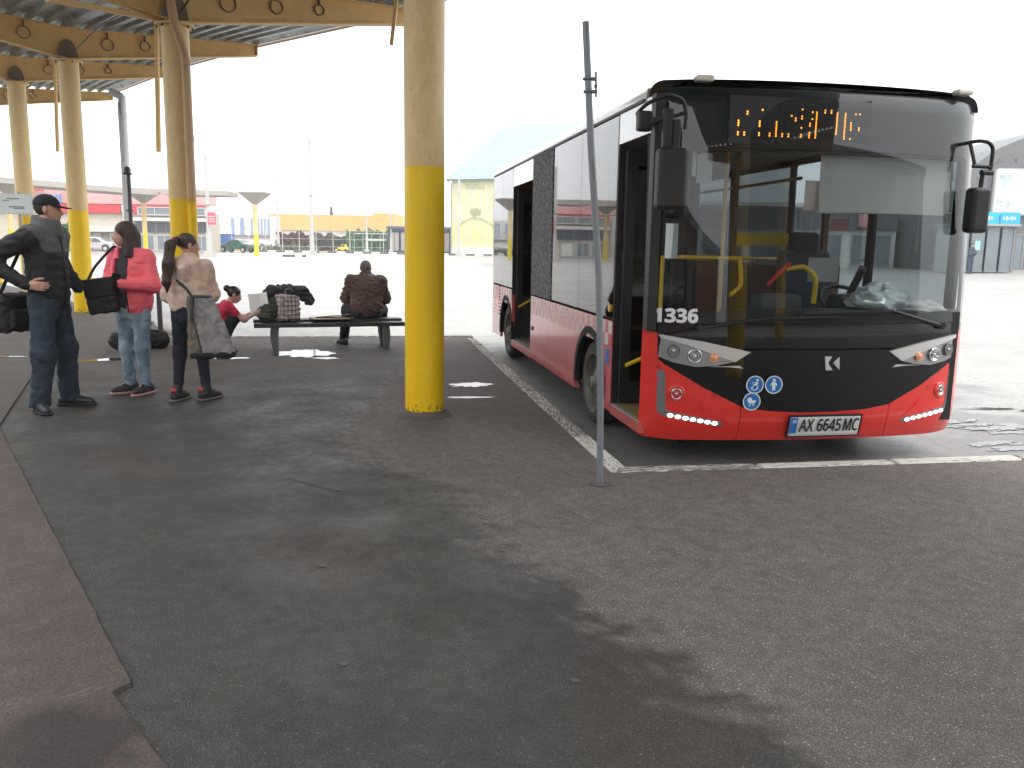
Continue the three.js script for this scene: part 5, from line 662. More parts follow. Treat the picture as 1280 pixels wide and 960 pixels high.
  const bf = fold((x, y, z) => { const w = mix(0.20, 0.11, clamp(y / 0.5)), t = mix(0.10, 0.05, clamp(y / 0.5)), cx = mix(0.03, -0.06, clamp(y / 0.5)); return Math.max(rb([cx, 0.25, 0], [w, 0.26, t], 0.03)(x, y, z)); }, 0.012, 7, 61, 0.6);
  part('bag_body', net(bf, [-0.28, -0.05, -0.17], [0.30, 0.56, 0.17], 0.0095, (x, y, z) => { const s = n3(x * 9, y * 9, z * 9) * 0.2 + n3(x * 30, y * 30, z * 30) * 0.12, side = smooth(-0.085, -0.095, x + 0.2 * (y - 0.2)); return side > 0.5 ? [0.135, 0.125, 0.095] : [0.27 * (1 + s * 1.3), 0.255 * (1 + s * 1.3), 0.255 * (1 + s * 1.3)]; }), vcloth(0.75), bag);
  part('bag_base', net(rb([0.03, -0.005, 0], [0.195, 0.03, 0.095], 0.02), [-0.22, -0.07, -0.14], [0.28, 0.06, 0.14], 0.009), cloth([0.012, 0.012, 0.014], 0.7), bag);
  part('strap', tube([[-0.13, 0.40, 0.08], [-0.12, 0.49, 0.05], [-0.17, 0.57, -0.06], [-0.24, 0.63, -0.16], [-0.25, 0.66, -0.24]], 0.013, 24, 8), cloth([0.013, 0.013, 0.016], 0.6), bag);
  part('piping', tube([[-0.065, 0.02, 0.105], [-0.09, 0.16, 0.095], [-0.125, 0.32, 0.085], [-0.14, 0.47, 0.065]], 0.006, 24, 6), cloth([0.03, 0.03, 0.032], 0.7), bag);
  part('top_hem', tube([[-0.15, 0.505, 0.03], [-0.05, 0.51, 0.045], [0.04, 0.50, 0.03]], 0.012, 16, 6), cloth([0.10, 0.10, 0.10], 0.7), bag);
  part('strap_trim', tube([[-0.135, 0.30, 0.088], [-0.13, 0.40, 0.086], [-0.125, 0.49, 0.07]], 0.015, 14, 6), mat([0.06, 0.06, 0.065], 0.4, 0.4), bag);
}
// ---- man sitting on the bench, back to the camera
{
  const p = thing('person', 'person in brown jacket sitting on the bench with back turned', 'person', [-2.05, 0, -11.76], 194 * D2R);
  const H = headAt([0.0, 1.10, 0.12], 0.05, 0.45, 0.95);
  const hip = [-0.10, 0.50, 0], hipL = [0.10, 0.50, 0], knR = [-0.24, 0.50, 0.42], knL = [0.24, 0.50, 0.42], anR = [-0.27, 0.09, 0.42], anL = [0.30, 0.09, 0.42], shR = [-0.20, 0.92, 0.04], shL = [0.20, 0.92, 0.04], elR = [-0.27, 0.68, 0.16], haR = [-0.16, 0.58, 0.38], elL = [0.27, 0.68, 0.16], haL = [0.16, 0.58, 0.38];
  const h1 = hand(haL, [-0.3, -0.1, 1], [0, -1, 0], 1, 0.6, 1), h2 = hand(haR, [0.3, -0.1, 1], [0, -1, 0], -1, 0.6, 1);
  const under0 = un(0.06, cp([0, 0.55, 0], [0, 0.85, 0.03], 0.12, 0.13), cp([0, 0.85, 0.03], [0, 1.05, 0.09], 0.08, 0.055), cp(hip, knR, 0.07, 0.05), cp(hipL, knL, 0.07, 0.05), cp(knR, anR, 0.045, 0.035), cp(knL, anL, 0.045, 0.035), cp(shR, elR, 0.04, 0.035), cp(elR, haR, 0.035, 0.026), cp(shL, elL, 0.04, 0.035), cp(elL, haL, 0.035, 0.026));
  const b = bodyMesh('body', under0, [-0.42, 0.05, -0.2], [0.42, 1.14, 0.6], [{ ...H, cell: 0.006 }, { ...h1, cell: 0.006 }, { ...h2, cell: 0.006 }], skinM(0.47, 0.27, 0.20), p, 0.018);
  const j = fold((x, y, z) => Math.max(un(0.06, el([0, 0.80, 0.02], [0.235, 0.22, 0.16]), el([0, 0.60, 0.0], [0.225, 0.22, 0.165]), cp(shR, shL, 0.09), cp([0, 0.95, 0.06], [0, 1.02, 0.085], 0.082, 0.074), cp(shR, elR, 0.085, 0.078), cp(elR, haR, 0.072, 0.05), cp(shL, elL, 0.085, 0.078), cp(elL, haL, 0.072, 0.05))(x, y, z), 0.445 - y), 0.014, 7, 71);
  part('jacket', net(j, [-0.42, 0.40, -0.26], [0.42, 1.14, 0.48], 0.0115), cloth([0.115, 0.066, 0.054], 0.7, 0.0014), p);
  const tr = fold((x, y, z) => Math.max(un(0.06, cp([-0.06, 0.50, -0.02], [0.06, 0.50, -0.02], 0.10), cp(hip, knR, 0.10, 0.085), cp(hipL, knL, 0.10, 0.085), cp(knR, anR, 0.083, 0.068), cp(knL, anL, 0.083, 0.068))(x, y, z), 0.07 - y, -Math.max(y - 0.416, z - 0.27)), 0.007, 8, 75);
  part('trousers', net(tr, [-0.42, 0.03, -0.2], [0.46, 0.66, 0.58], 0.0115), cloth([0.018, 0.023, 0.034], 0.9), p);
  for (const [a, yaw] of [[anR, -0.25], [anL, 0.35]]) shoe(a, yaw, 0.27, [0, 0], mat([0.015, 0.015, 0.017], 0.5), p, rubberBlack(), 0);
  part('hair', net((x, y, z) => { const q = H.inv(x, y, z); const face = el([0, -0.05, 0.10], [0.07, 0.12, 0.085])(...q); return cut(el([0, 0.024, -0.014], [0.081, 0.092, 0.098]), () => face, 0.01)(...q) * 0.95 + 0.002 * n3(q[0] * 70, q[1] * 70, q[2] * 70); }, [-0.13, 0.96, -0.04], [0.13, 1.24, 0.28], 0.007), cloth([0.19, 0.17, 0.16], 0.95), p);
}
// ---- woman crouching at the end of the bench, reading
{
  const p = thing('person', 'person crouching in a red top, dark hair in a bun, reading papers', 'person', [-3.86, 0, -11.02], 112 * D2R);
  const H = headAt([0, 0.755, 0.20], 0.0, 0.42, 0.92);
  const hip = [-0.09, 0.20, -0.16], hipL = [0.09, 0.20, -0.16], knR = [-0.13, 0.46, 0.18], knL = [0.13, 0.44, 0.18], anR = [-0.11, 0.09, 0.02], anL = [0.11, 0.09, 0.02], shR = [-0.16, 0.60, 0.10], shL = [0.16, 0.60, 0.10], elR = [-0.17, 0.44, 0.30], haR = [-0.10, 0.50, 0.44], elL = [0.17, 0.42, 0.30], haL = [0.08, 0.50, 0.42];
  const h1 = hand(haL, [-0.1, 0.45, 1], [-1, 0, 0], 1, 0.5, 0.9), h2 = hand(haR, [0.1, 0.45, 1], [1, 0, 0], -1, 0.5, 0.9);
  const under0 = un(0.05, cp([0, 0.24, -0.14], [0, 0.52, 0.05], 0.10, 0.10), cp([0, 0.54, 0.08], [0, 0.70, 0.16], 0.06, 0.045), cp(hip, knR, 0.06, 0.05), cp(hipL, knL, 0.06, 0.05), cp(knR, anR, 0.045, 0.03), cp(knL, anL, 0.045, 0.03), cp(shR, elR, 0.042, 0.036), cp(elR, haR, 0.036, 0.023), cp(shL, elL, 0.042, 0.036), cp(elL, haL, 0.036, 0.023));
  bodyMesh('body', under0, [-0.3, 0.04, -0.3], [0.3, 0.76, 0.52], [{ ...H, cell: 0.006 }, { ...h1, cell: 0.006 }, { ...h2, cell: 0.006 }], skinM(0.53, 0.31, 0.24), p, 0.014);
  part('top', net(fold(un(0.06, el([0, 0.46, 0.02], [0.175, 0.20, 0.13], 0, -0.6), el([0, 0.28, -0.13], [0.17, 0.15, 0.14]), cp(shR, shL, 0.066), cp(shR, add3(shR, [-0.01, -0.08, 0.09]), 0.07, 0.06), cp(shL, add3(shL, [0.01, -0.08, 0.09]), 0.07, 0.06)), 0.008, 8, 81), [-0.3, 0.1, -0.34], [0.3, 0.74, 0.36], 0.0115), cloth([0.52, 0.022, 0.05], 0.8), p);
  part('trousers', net(fold((x, y, z) => Math.max(un(0.05, cp([-0.07, 0.19, -0.17], [0.07, 0.19, -0.17], 0.12), cp(hip, knR, 0.095, 0.075), cp(hipL, knL, 0.095, 0.075), cp(knR, anR, 0.07, 0.05), cp(knL, anL, 0.07, 0.05))(x, y, z), 0.06 - y), 0.006, 8, 85), [-0.3, 0.02, -0.36], [0.3, 0.60, 0.32], 0.0115), cloth([0.012, 0.012, 0.015], 0.85), p);
  for (const [a, yaw] of [[anR, -0.1], [anL, 0.15]]) shoe(a, yaw, 0.24, [0, 0], mat([0.02, 0.018, 0.018], 0.6), p, rubberBlack(), 0);
  const hm = phys([0.014, 0.010, 0.009], 0.4);
  part('hair', net((x, y, z) => { const q = H.inv(x, y, z); const face = el([0, -0.05, 0.10], [0.066, 0.115, 0.085])(...q); return un(0.02, cut(el([0, 0.026, -0.016], [0.082, 0.092, 0.098]), () => face, 0.012), el([0, 0.04, -0.125], [0.045, 0.05, 0.05]))(...q); }, [-0.13, 0.6, -0.02], [0.13, 0.92, 0.36], 0.0075), hm, p);
  const pap = thing('papers', 'open white papers held by the crouching reader', 'papers', [-3.40, 0.62, -11.20], 0.2);
  for (const [x, r, nm] of [[0.0, 0.5, 'sheet'], [0.04, -0.2, 'sheet']]) { const g = new THREE.BoxGeometry(0.21, 0.30, 0.002, 8, 8, 1), q = g.attributes.position; for (let i = 0; i < q.count; i++) q.setZ(i, q.getZ(i) + 0.04 * Math.sin(q.getX(i) * 9)); g.computeVertexNormals(); const o = part(nm, g, mat([0.78, 0.78, 0.76], 0.8), pap); o.rotation.set(-0.35, r, 0.15); o.position.x = x; }
}
// ---- luggage on the bench and on the ground
{
  const ch = Math.cos(BENCH.turn), sh = Math.sin(BENCH.turn), on = (x, z) => [BENCH.x + x * ch + z * sh, BENCH.z - x * sh + z * ch];
  const ck = tex(256, 256, (u, v) => { const a = (u * 6) % 1, b = (v * 6) % 1; const l = (t) => (t < 0.36 ? 1 : 0) + (t > 0.6 && t < 0.68 ? 0.6 : 0); const d = clamp((l(a) + l(b)) * 0.42); return [mix(0.80, 0.32, d), mix(0.76, 0.24, d), mix(0.75, 0.25, d)]; });
  const b1 = thing('chequered_bag', 'chequered plastic carrier bag standing on the bench', 'bag', [on(-0.56, 0.03)[0], 0.413, on(-0.56, 0.03)[1]], BENCH.turn + 0.5);
  const bgeo = net(fold((x, y, z) => rb([0, 0.17, 0], [0.165 - 0.05 * y, 0.175, 0.095], 0.03)(x, y, z), 0.014, 7, 91), [-0.22, -0.03, -0.16], [0.22, 0.40, 0.16], 0.011); uvPlanar(bgeo, 'x', 'y', 2.8); { const p = bgeo.attributes.position, n = bgeo.attributes.normal, u = bgeo.attributes.uv; for (let i = 0; i < p.count; i++) if (Math.abs(n.getX(i)) > Math.abs(n.getZ(i))) u.setX(i, p.getZ(i) * 2.8); }
  part('bag_body', bgeo, new THREE.MeshStandardMaterial({ map: ck, roughness: 0.5 }), b1);
  for (const z of [-0.05, 0.05]) part('handle', tube([[-0.06, 0.33, z], [-0.04, 0.41, z], [0.04, 0.41, z], [0.06, 0.33, z]], 0.009, 16, 6), cloth([0.2, 0.2, 0.2]), b1);
  const b2 = thing('folded_jacket', 'black padded jacket heaped over bags on the bench', 'jacket', [on(-0.66, -0.06)[0], 0.41, on(-0.66, -0.06)[1]], BENCH.turn);
  part('hood', net(fold(un(0.08, el([0.12, 0.36, -0.02], [0.28, 0.11, 0.16]), cp([0.30, 0.36, 0.02], [0.40, 0.26, 0.05], 0.085, 0.07), cp([-0.08, 0.33, -0.05], [-0.17, 0.16, -0.02], 0.12, 0.10)), 0.022, 6, 95), [-0.36, 0.02, -0.28], [0.54, 0.54, 0.24], 0.0115), cloth([0.012, 0.013, 0.015], 0.65, 0.002), b2);
  const b3 = thing('dark_rucksack', 'dark green grey rucksack at the left end of the bench', 'bag', [on(-0.83, 0.02)[0], 0.41, on(-0.83, 0.02)[1]], BENCH.turn);
  part('bag_body', net(fold(un(0.05, el([0.02, 0.11, 0], [0.15, 0.11, 0.15]), el([0.10, 0.17, -0.03], [0.14, 0.15, 0.13])), 0.02, 6, 99), [-0.22, -0.03, -0.24], [0.32, 0.36, 0.24], 0.0115), cloth([0.045, 0.05, 0.042], 0.85), b3);
  part('pocket', net(fold(el([-0.02, 0.06, 0.12], [0.10, 0.06, 0.05]), 0.01, 8, 9), [-0.16, -0.02, 0.04], [0.12, 0.14, 0.2], 0.01), cloth([0.06, 0.065, 0.05], 0.85), b3);
  const fo = thing('cardboard_sheet', 'flat beige cardboard sheet lying on the bench', 'cardboard', [on(0.0, 0.0)[0], 0.427, on(0.0, 0.0)[1]], BENCH.turn + 0.1); part('sheet', box(0.5, 0.012, 0.34, 0, 0, 0, 0.003), mat([0.52, 0.46, 0.34], 0.85, 0, { map: speck }), fo); part('flap', (() => { const g = box(0.44, 0.008, 0.20, 0, 0, 0); g.rotateX(-0.12); g.rotateZ(0.06); g.translate(0.04, 0.024, -0.05); return g; })(), mat([0.56, 0.52, 0.42], 0.85), fo);
  const gb = thing('travel_bag', 'black travel bag on the ground behind the light jeans', 'bag', [-4.98, 0, -11.15], 0.5);
  part('bag_body', net(fold(un(0.06, cp([-0.26, 0.12, 0], [0.26, 0.12, 0], 0.12), el([0, 0.16, 0], [0.3, 0.12, 0.13])), 0.014, 6, 105), [-0.44, -0.03, -0.2], [0.44, 0.34, 0.2], 0.012), cloth([0.012, 0.012, 0.014], 0.75), gb);
  part('handle', tube([[-0.1, 0.24, 0.05], [-0.08, 0.36, 0.02], [0.08, 0.36, 0.02], [0.1, 0.24, 0.05]], 0.012, 16, 8), cloth([0.012, 0.012, 0.014]), gb);
}
// ---------------------------------------------------------------- across the bus yard: buildings, low concrete canopies, lamp posts, cars, planting
const pale = (r, g, b, ro = 0.8) => mat([r, g, b], ro, 0, { map: grime });
const darkGlass = phys([0.05, 0.06, 0.07], 0.08), glassPane = phys([0.16, 0.19, 0.21], 0.06);
function windowsOn(parent, list, z, glass, frameM, rail = true) { for (const [x0, x1, y0, y1] of list) { const f = part('window', join([box(x1 - x0, 0.08, 0.08, (x0 + x1) / 2, y0, z), box(x1 - x0, 0.08, 0.08, (x0 + x1) / 2, y1, z), box(0.08, y1 - y0 + 0.08, 0.08, x0, (y0 + y1) / 2, z), box(0.08, y1 - y0 + 0.08, 0.08, x1, (y0 + y1) / 2, z), ...(rail ? [box(0.05, y1 - y0, 0.06, (x0 + x1) / 2, (y0 + y1) / 2, z)] : [])]), frameM, parent); part('pane', box(x1 - x0 - 0.06, y1 - y0 - 0.06, 0.02, (x0 + x1) / 2, (y0 + y1) / 2, z - 0.02), glass, f); } }
const whiteTrim = pale(0.62, 0.62, 0.6);
{ // shopping hall with a pink upper storey
  const t = thing('shopping_hall', 'low shopping hall with pink upper facade and red band, far left', 'building', [0, 0.2, -88]);
  part('wall', box(45, 4.2, 3, -53.9, 1.9, -1.5), pale(0.50, 0.46, 0.38), t);
  const pinkM = [pale(0.62, 0.34, 0.34), pale(0.66, 0.39, 0.38), pale(0.60, 0.36, 0.35)];
  for (let i = 0; i < 14; i++) part('upper_panel', box(3.18, 1.9 - 0.05 * Math.max(0, i - 6), 2.8, -74.8 + i * 3.2, 5.75 - 0.025 * Math.max(0, i - 6), -1.5), pinkM[i % 3], t);
  for (const [a, b] of [[-76, -45.8], [-44, -40.4], [-39.2, -31.6]]) part('red_band', box(b - a, 0.85, 0.3, (a + b) / 2, 4.28, 0.16), pale(0.55, 0.05, 0.07), t);
  for (const x of [-44.9, -39.8]) part('pier', box(0.7, 4.6, 0.5, x, 2.3, 0.2), pale(0.55, 0.53, 0.48), t);
  part('awning', box(3.2, 0.6, 1.2, -42.2, 2.25, 0.6), whiteTrim, t);
  windowsOn(t, [[-43.6, -42.6, 0.1, 1.9], [-41.9, -40.9, 0.1, 1.9], [-34.9, -33.4, 0.1, 1.7]], 0.06, whiteTrim, pale(0.3, 0.3, 0.28), false);
  part('lintel', box(7.6, 0.35, 0.5, -35.4, 3.3, 0.25), whiteTrim, t);
  windowsOn(t, [[-39.0, -37.0, 1.95, 3.05], [-36.9, -34.9, 1.95, 3.05], [-34.8, -32.8, 1.95, 3.05], [-32.7, -31.5, 1.95, 3.05]], 0.06, darkGlass, pale(0.2, 0.2, 0.2));
  windowsOn(t, [[-38.8, -37.2, 0.15, 1.7], [-36.9, -35.3, 0.15, 1.7], [-33.0, -31.6, 0.15, 1.7]], 0.06, glassPane, whiteTrim);
  windowsOn(t, [[-38.6, -35.2, 3.75, 4.5], [-35, -31.7, 3.75, 4.5]], 0.34, glassPane, whiteTrim);
  const bl = mat([0.03, 0.22, 0.62], 0.5); // blue roof lettering too far off to read
  const R = rng(31); for (let i = 0; i < 9; i++) { const x = -53.2 + i * 0.95, parts = [box(0.16, 0.9, 0.1, x, 5.25, 0.2)]; if (R() < 0.7) parts.push(box(0.5, 0.16, 0.1, x + 0.3, 5.25 + (R() - 0.5) * 0.7, 0.2)); if (R() < 0.6) parts.push(box(0.16, 0.9, 0.1, x + 0.55, 5.25, 0.2)); part('blue_letter', parts, bl, t); }
  part('red_sign', box(3.6, 0.28, 0.2, -50.0, 6.1, 0.25), pale(0.55, 0.08, 0.12), t);
}
{ // low concrete canopies on funnel-headed columns
  const con = mat([0.40, 0.39, 0.355], 0.85, 0, { map: grime }), P = [[-37.2, -63], [-32.5, -75], [-22.8, -75.2]], H = 5.55;
  const lab = ['grey concrete slab canopy at the far left, nearest the hall', 'grey concrete slab canopy ending in a funnel column left of the orange building'];
  for (let i = 0; i < 2; i++) {
    const [ax, az] = P[i], [bx, bz] = P[i + 1], t = thing('concrete_canopy', lab[i], 'canopy', [ax, groundY(ax, az), az], 0, 'concrete canopies across the yard');
    const dx = bx - ax, dz = bz - az, l = Math.hypot(dx, dz); part('slab', beam([-dx / l * (i ? -2.2 : 12), H - 0.24, -dz / l * (i ? -2.2 : 12)], [dx * (i ? 0.8 : 1) , H - 0.24, dz * (i ? 0.8 : 1)], 3.4, 0.42), con, t);
    for (const [x, z] of i ? [[dx, dz]] : [[0, 0], [dx, dz]]) {
      const g = new THREE.CylinderGeometry(2.6, 0.3, 1.0, 4, 1); g.rotateY(Math.PI / 4); g.scale(0.62, 1, 0.62); g.translate(x, H - 0.62, z); const cg = part('funnel_head', toCreasedNormals(g, 0.3), con, t);
      part('slab_edge', box(2.34, 0.1, 2.3, x, H - 0.07, z), con, cg);
      part('column', bar([x, 1.9, z], [x, H - 1.05, z], 0.2, 0.2, 14), cream, t); part('painted_base', bar([x, -0.1, z], [x, 1.9, z], 0.205, 0.205, 14), mat([0.66, 0.52, 0.03], 0.6), t);
    }
  }
}
// tall concrete lamp posts
for (const [x, z, h, r, lb] of [[-20.2, -85, 11.2, 0.19, 'tall pale lamp post with a square base, in front of the orange building'], [-30.5, -110, 12, 0.16, 'thin tall lamp post beside the funnel column'], [-15.2, -105, 8.5, 0.13, 'lamp post at the right end of the orange building'], [-6.2, -95, 13, 0.16, 'tall lamp post before the yellow gable building'], [-25.1, -70, 8.1, 0.19, 'pale post with a red sign beside the drainpipe column'], [-18.0, -104, 5.2, 0.13, 'short pale post among the shrubs of the orange building']]) {
  const t = thing('lamp_post', lb, 'lamp post', [x, groundY(x, z), z], 0, 'lamp posts across the yard'), m = mat([0.50, 0.50, 0.49], 0.8, 0, { map: grime });
  part('shaft', bar([0, 0, 0], [0, h, 0], r, r * 0.55, 10), m, t); part('base', [box(r * 4, 0.5, r * 4, 0, 0.2, 0), bar([0, 0.4, 0], [0, 2.0, 0], r * 1.25, r * 1.2, 10)], m, t); part('band', bar([0, h * 0.52, 0], [0, h * 0.52 + 0.16, 0], r * 1.5, r * 1.5, 10), m, t);
  if (z > -100 && h > 9) { part('lamp_arm', tube([[0, h - 0.1, 0], [0.2, h + 0.3, 0], [0.9, h + 0.45, 0]], 0.05, 12, 6), m, t); part('lamp_head', box(0.7, 0.12, 0.25, 1.2, h + 0.45, 0, 0.04), m, t); }
  if (z === -70) { part('sign_board', box(0.62, 1.0, 0.06, 0.38, 3.1, 0.22), pale(0.62, 0.12, 0.17), t); for (let k = 0; k < 3; k++) part('sign_stripe', box(0.46, 0.08, 0.02, 0.38, 2.85 + k * 0.2, 0.26), whiteTrim, t); }
}
// hatchback saloons
function makeCar(name, label, pos, turn, colour, group) {
  const t = thing(name, label, 'car', pos, turn, group), paint = phys(colour, 0.35, { clearcoat: 1, clearcoatRoughness: 0.1 }), bk = mat([0.02, 0.02, 0.02], 0.7);
  const s = new THREE.Shape(); s.moveTo(-2.0, 0.34); s.lineTo(-2.02, 0.62); s.quadraticCurveTo(-1.98, 0.76, -1.75, 0.80); s.lineTo(-0.95, 0.88); s.lineTo(-0.35, 1.34); s.quadraticCurveTo(0.1, 1.42, 0.62, 1.36); s.lineTo(1.35, 0.96); s.lineTo(1.95, 0.90); s.quadraticCurveTo(2.05, 0.8, 2.03, 0.36); s.lineTo(1.68, 0.32); s.absarc(1.3, 0.32, 0.37, 0, Math.PI, false); s.lineTo(-0.88, 0.32); s.absarc(-1.25, 0.32, 0.37, 0, Math.PI, false); s.closePath();
  const g = plate(s, 1.58, 0.05); g.translate(0, 0, -0.79); const p = g.attributes.position; for (let i = 0; i < p.count; i++) if (p.getY(i) > 0.9) p.setZ(i, p.getZ(i) * mix(1, 0.80, clamp((p.getY(i) - 0.9) / 0.45))); part('body', toCreasedNormals(g, 0.5), paint, t);
  const lean = z => z > 0 ? -0.19 : 0.19; for (const z of [-1, 1]) for (const q of [[[-0.78, 0.92], [-0.32, 1.27], [0.02, 1.30], [0.02, 0.92]], [[0.10, 0.92], [0.10, 1.30], [0.58, 1.27], [0.98, 0.98], [0.95, 0.92]]]) { const w = plate(poly(q), 0.02); const pp = w.attributes.position; for (let i = 0; i < pp.count; i++) pp.setZ(i, z * (0.792 * mix(1, 0.80, clamp((pp.getY(i) - 0.9) / 0.45)) - 0.002 + (pp.getZ(i) > 0.01 ? 0.014 : 0))); w.computeVertexNormals(); part('side_window', w, darkGlass, t); }
  const ws = box(0.02, 0.5, 1.1); ws.rotateZ(0.92); ws.translate(1.03, 1.165, 0); part('rear_window', ws, darkGlass, t); const fw = box(0.02, 0.62, 1.15); fw.rotateZ(-0.92); fw.translate(-0.68, 1.115, 0); part('windscreen', fw, darkGlass, t);
  for (const z of [-0.55, 0.55]) { part('headlight', box(0.05, 0.13, 0.3, -2.01, 0.64, z), mat([0.7, 0.7, 0.7], 0.2), t); part('tail_light', box(0.05, 0.16, 0.34, 2.03, 0.74, z), mat([0.4, 0.02, 0.02], 0.3), t); }
  for (const x of [-2.05, 2.06]) part('bumper', box(0.12, 0.16, 1.56, x, 0.44, 0, 0.04), bk, t);
  for (const x of [-1.25, 1.3]) for (const z of [-0.7, 0.7]) { const w = new THREE.CylinderGeometry(0.3, 0.3, 0.2, 20); w.rotateX(Math.PI / 2); w.translate(x, 0.3, z); const wo = part('wheel', w, bk, t); const r = new THREE.CylinderGeometry(0.18, 0.18, 0.205, 14); r.rotateX(Math.PI / 2); r.translate(x, 0.3, z * 1.002); part('rim', r, mat([0.5, 0.5, 0.5], 0.4, 0.5), wo); }
}
makeCar('parked_car', 'dark green saloon car parked beyond the yard', [-30.0, groundY(-30, -92), -92], -0.32, [0.012, 0.11, 0.07]);
makeCar('parked_car', 'pale grey car parked in front of the pink shopping hall', [-41.5, groundY(-41.5, -84), -84], 0.1, [0.5, 0.5, 0.5]);
{ // boxes, sheds and halls behind the yard
  const c = thing('blue_container', 'blue shipping container behind the green car', 'container', [-35.2, 0.25, -102]); for (let i = 0; i < 9; i++) part('rib_panel', box(0.29, 1.75, 2.3, -1.2 + i * 0.3, 1.15 + 0.0, i % 2 ? 0.03 : 0), pale(0.04, 0.13, 0.36), c);
  const w = thing('striped_building', 'white building with blue vertical stripes, left of the orange hall', 'building', [-36, 0.3, -116]); part('wall', box(5.6, 4.6, 5, 0, 2.3, -2.5), pale(0.66, 0.67, 0.68), w); for (const [x, ww] of [[-2.3, 0.4], [-1.0, 0.5], [0.3, 0.16], [0.75, 0.16], [1.2, 0.16], [1.65, 0.16], [2.1, 0.16], [2.6, 0.24]]) part('blue_stripe', box(ww, 2.2, 0.1, x, 3.1, 0.04), pale(0.24, 0.34, 0.52), w); part('dark_band', box(5.4, 0.4, 0.1, 0, 1.75, 0.05), pale(0.2, 0.2, 0.19), w);
  const o = thing('orange_hall', 'long low orange hall behind the ivy hedge', 'building', [-27.2, 0.33, -126]); for (let i = 0; i < 6; i++) part('upper_panel', box(3.07, 2.3 + (i === 5 ? 0.35 : 0), 12, -7.6 + i * 3.08, 4.0 + (i === 5 ? 0.17 : 0), -6), pale(0.70, 0.43 + 0.015 * (i % 2), 0.16), o); part('white_wall', box(18.4, 2.8, 11.6, 0, 1.42, -6), pale(0.66, 0.62, 0.55), o);
  const k = thing('dark_kiosk', 'dark blue glazed kiosk beside the yellow gable building', 'kiosk', [-11.6, 0.25, -105]); part('wall', box(8.0, 3.1, 4, 0, 1.5, -2), pale(0.06, 0.07, 0.11), k); part('roof_edge', box(8.3, 0.3, 4.4, 0, 3.15, -2), pale(0.09, 0.11, 0.17), k); windowsOn(k, [[-3.7, -2.6, 0.3, 2.6], [-2.4, -1.3, 0.3, 2.6], [-0.9, 0.4, 0.3, 2.6], [2.2, 3.6, 0.3, 2.6]], 0.06, pale(0.35, 0.34, 0.31), pale(0.05, 0.06, 0.1));
}
{ // yellow gable house with a green roof and a faded wall painting
  const t = thing('gable_building', 'tall pale yellow building with green roof and faded mural', 'building', [-5.0, 0.22, -100]);
  const mu = tex(256, 512, (u, v) => { const b = [0.76 + 0.03 * tn(u, v, 6), 0.74 + 0.03 * tn(u, v, 6), 0.62 + 0.04 * tn(u, v, 8, 2)]; const yel = smooth(0.12, 0.2, v) * smooth(0.5, 0.3, v) * 0.6; b[2] -= 0.12 * yel; const blobs = (cx, cy, rx, ry, f) => { const d = Math.hypot((u - cx) / rx, (v - cy) / ry) + 0.35 * tn(u, v, f, 3); return smooth(1, 0.8, d); }; let g = blobs(0.55, 0.56, 0.13, 0.06, 9); const arch = Math.abs(v - 0.36 - 0.12 * (1 - Math.pow((u - 0.55) / 0.45, 2))); const words = arch < 0.022 && tn(u, v, 60, 5) > -0.1 && u > 0.1 && u < 0.97 ? 0.8 : 0; const top = v > 0.86 && v < 0.93 && u > 0.3 && u < 0.75 && tn(u, v, 40, 8) > -0.2 ? 0.35 : 0; const base = smooth(0.11, 0.09, v + 0.01 * tn(u, v, 20, 1)); const m = Math.max(g * 0.5, words * 0.75, top); let c = [mix(b[0], 0.36, m), mix(b[1], 0.42, m), mix(b[2], 0.26, m)]; return c.map(x => mix(x, 0.82, base)); });
  part('mural_wall', box(5.1, 8.8, 0.3, 0.2, 4.4, 0), new THREE.MeshStandardMaterial({ map: mu, roughness: 0.85 }), t);
  part('side_wall', box(5.0, 8.7, 24, 0.2, 4.35, -12.2), pale(0.58, 0.55, 0.45), t);
  part('side_bay', box(22, 8.6, 0.4, 13.8, 4.3, -0.3), pale(0.62, 0.60, 0.52), t);
  const roof = new THREE.BufferGeometry(); const A = [-2.9, 8.7, 0.6], B = [26, 9.6, 0.6], C = [26, 18.6, -14], D = [3.2, 16.6, -14]; const quad = [A, B, C, A, C, D], th = quad.map(([x, y, z]) => [x, y - 0.25, z]); const fl = [...quad, ...[th[0], th[2], th[1], th[0], th[5], th[2]], A, th[0], B, B, th[0], th[1], A, D, th[0], D, th[5], th[0]].flat(); roof.setAttribute('position', new THREE.Float32BufferAttribute(fl, 3)); roof.computeVertexNormals(); uvPlanar(roof, 'x', 'y', 0.2); part('roof', roof, mat([0.20, 0.44, 0.33], 0.6, 0, { map: grime, side: THREE.DoubleSide }), t);
  part('eaves_gutter', bar([-3.0, 8.62, 0.66], [26, 9.5, 0.66], 0.08), pale(0.25, 0.25, 0.24), t); part('downpipe', [tube([[-2.9, 8.55, 0.6], [-2.5, 8.2, 0.3], [-2.42, 7.9, 0.26], [-2.42, 0.2, 0.26]], 0.07, 20, 8), bar([2.6, 0.2, 0.22], [2.6, 8.6, 0.22], 0.05)], pale(0.3, 0.3, 0.29), t);
  part('side_window', box(0.5, 0.5, 0.1, 3.0, 7.8, 0.0), darkGlass, t);
}
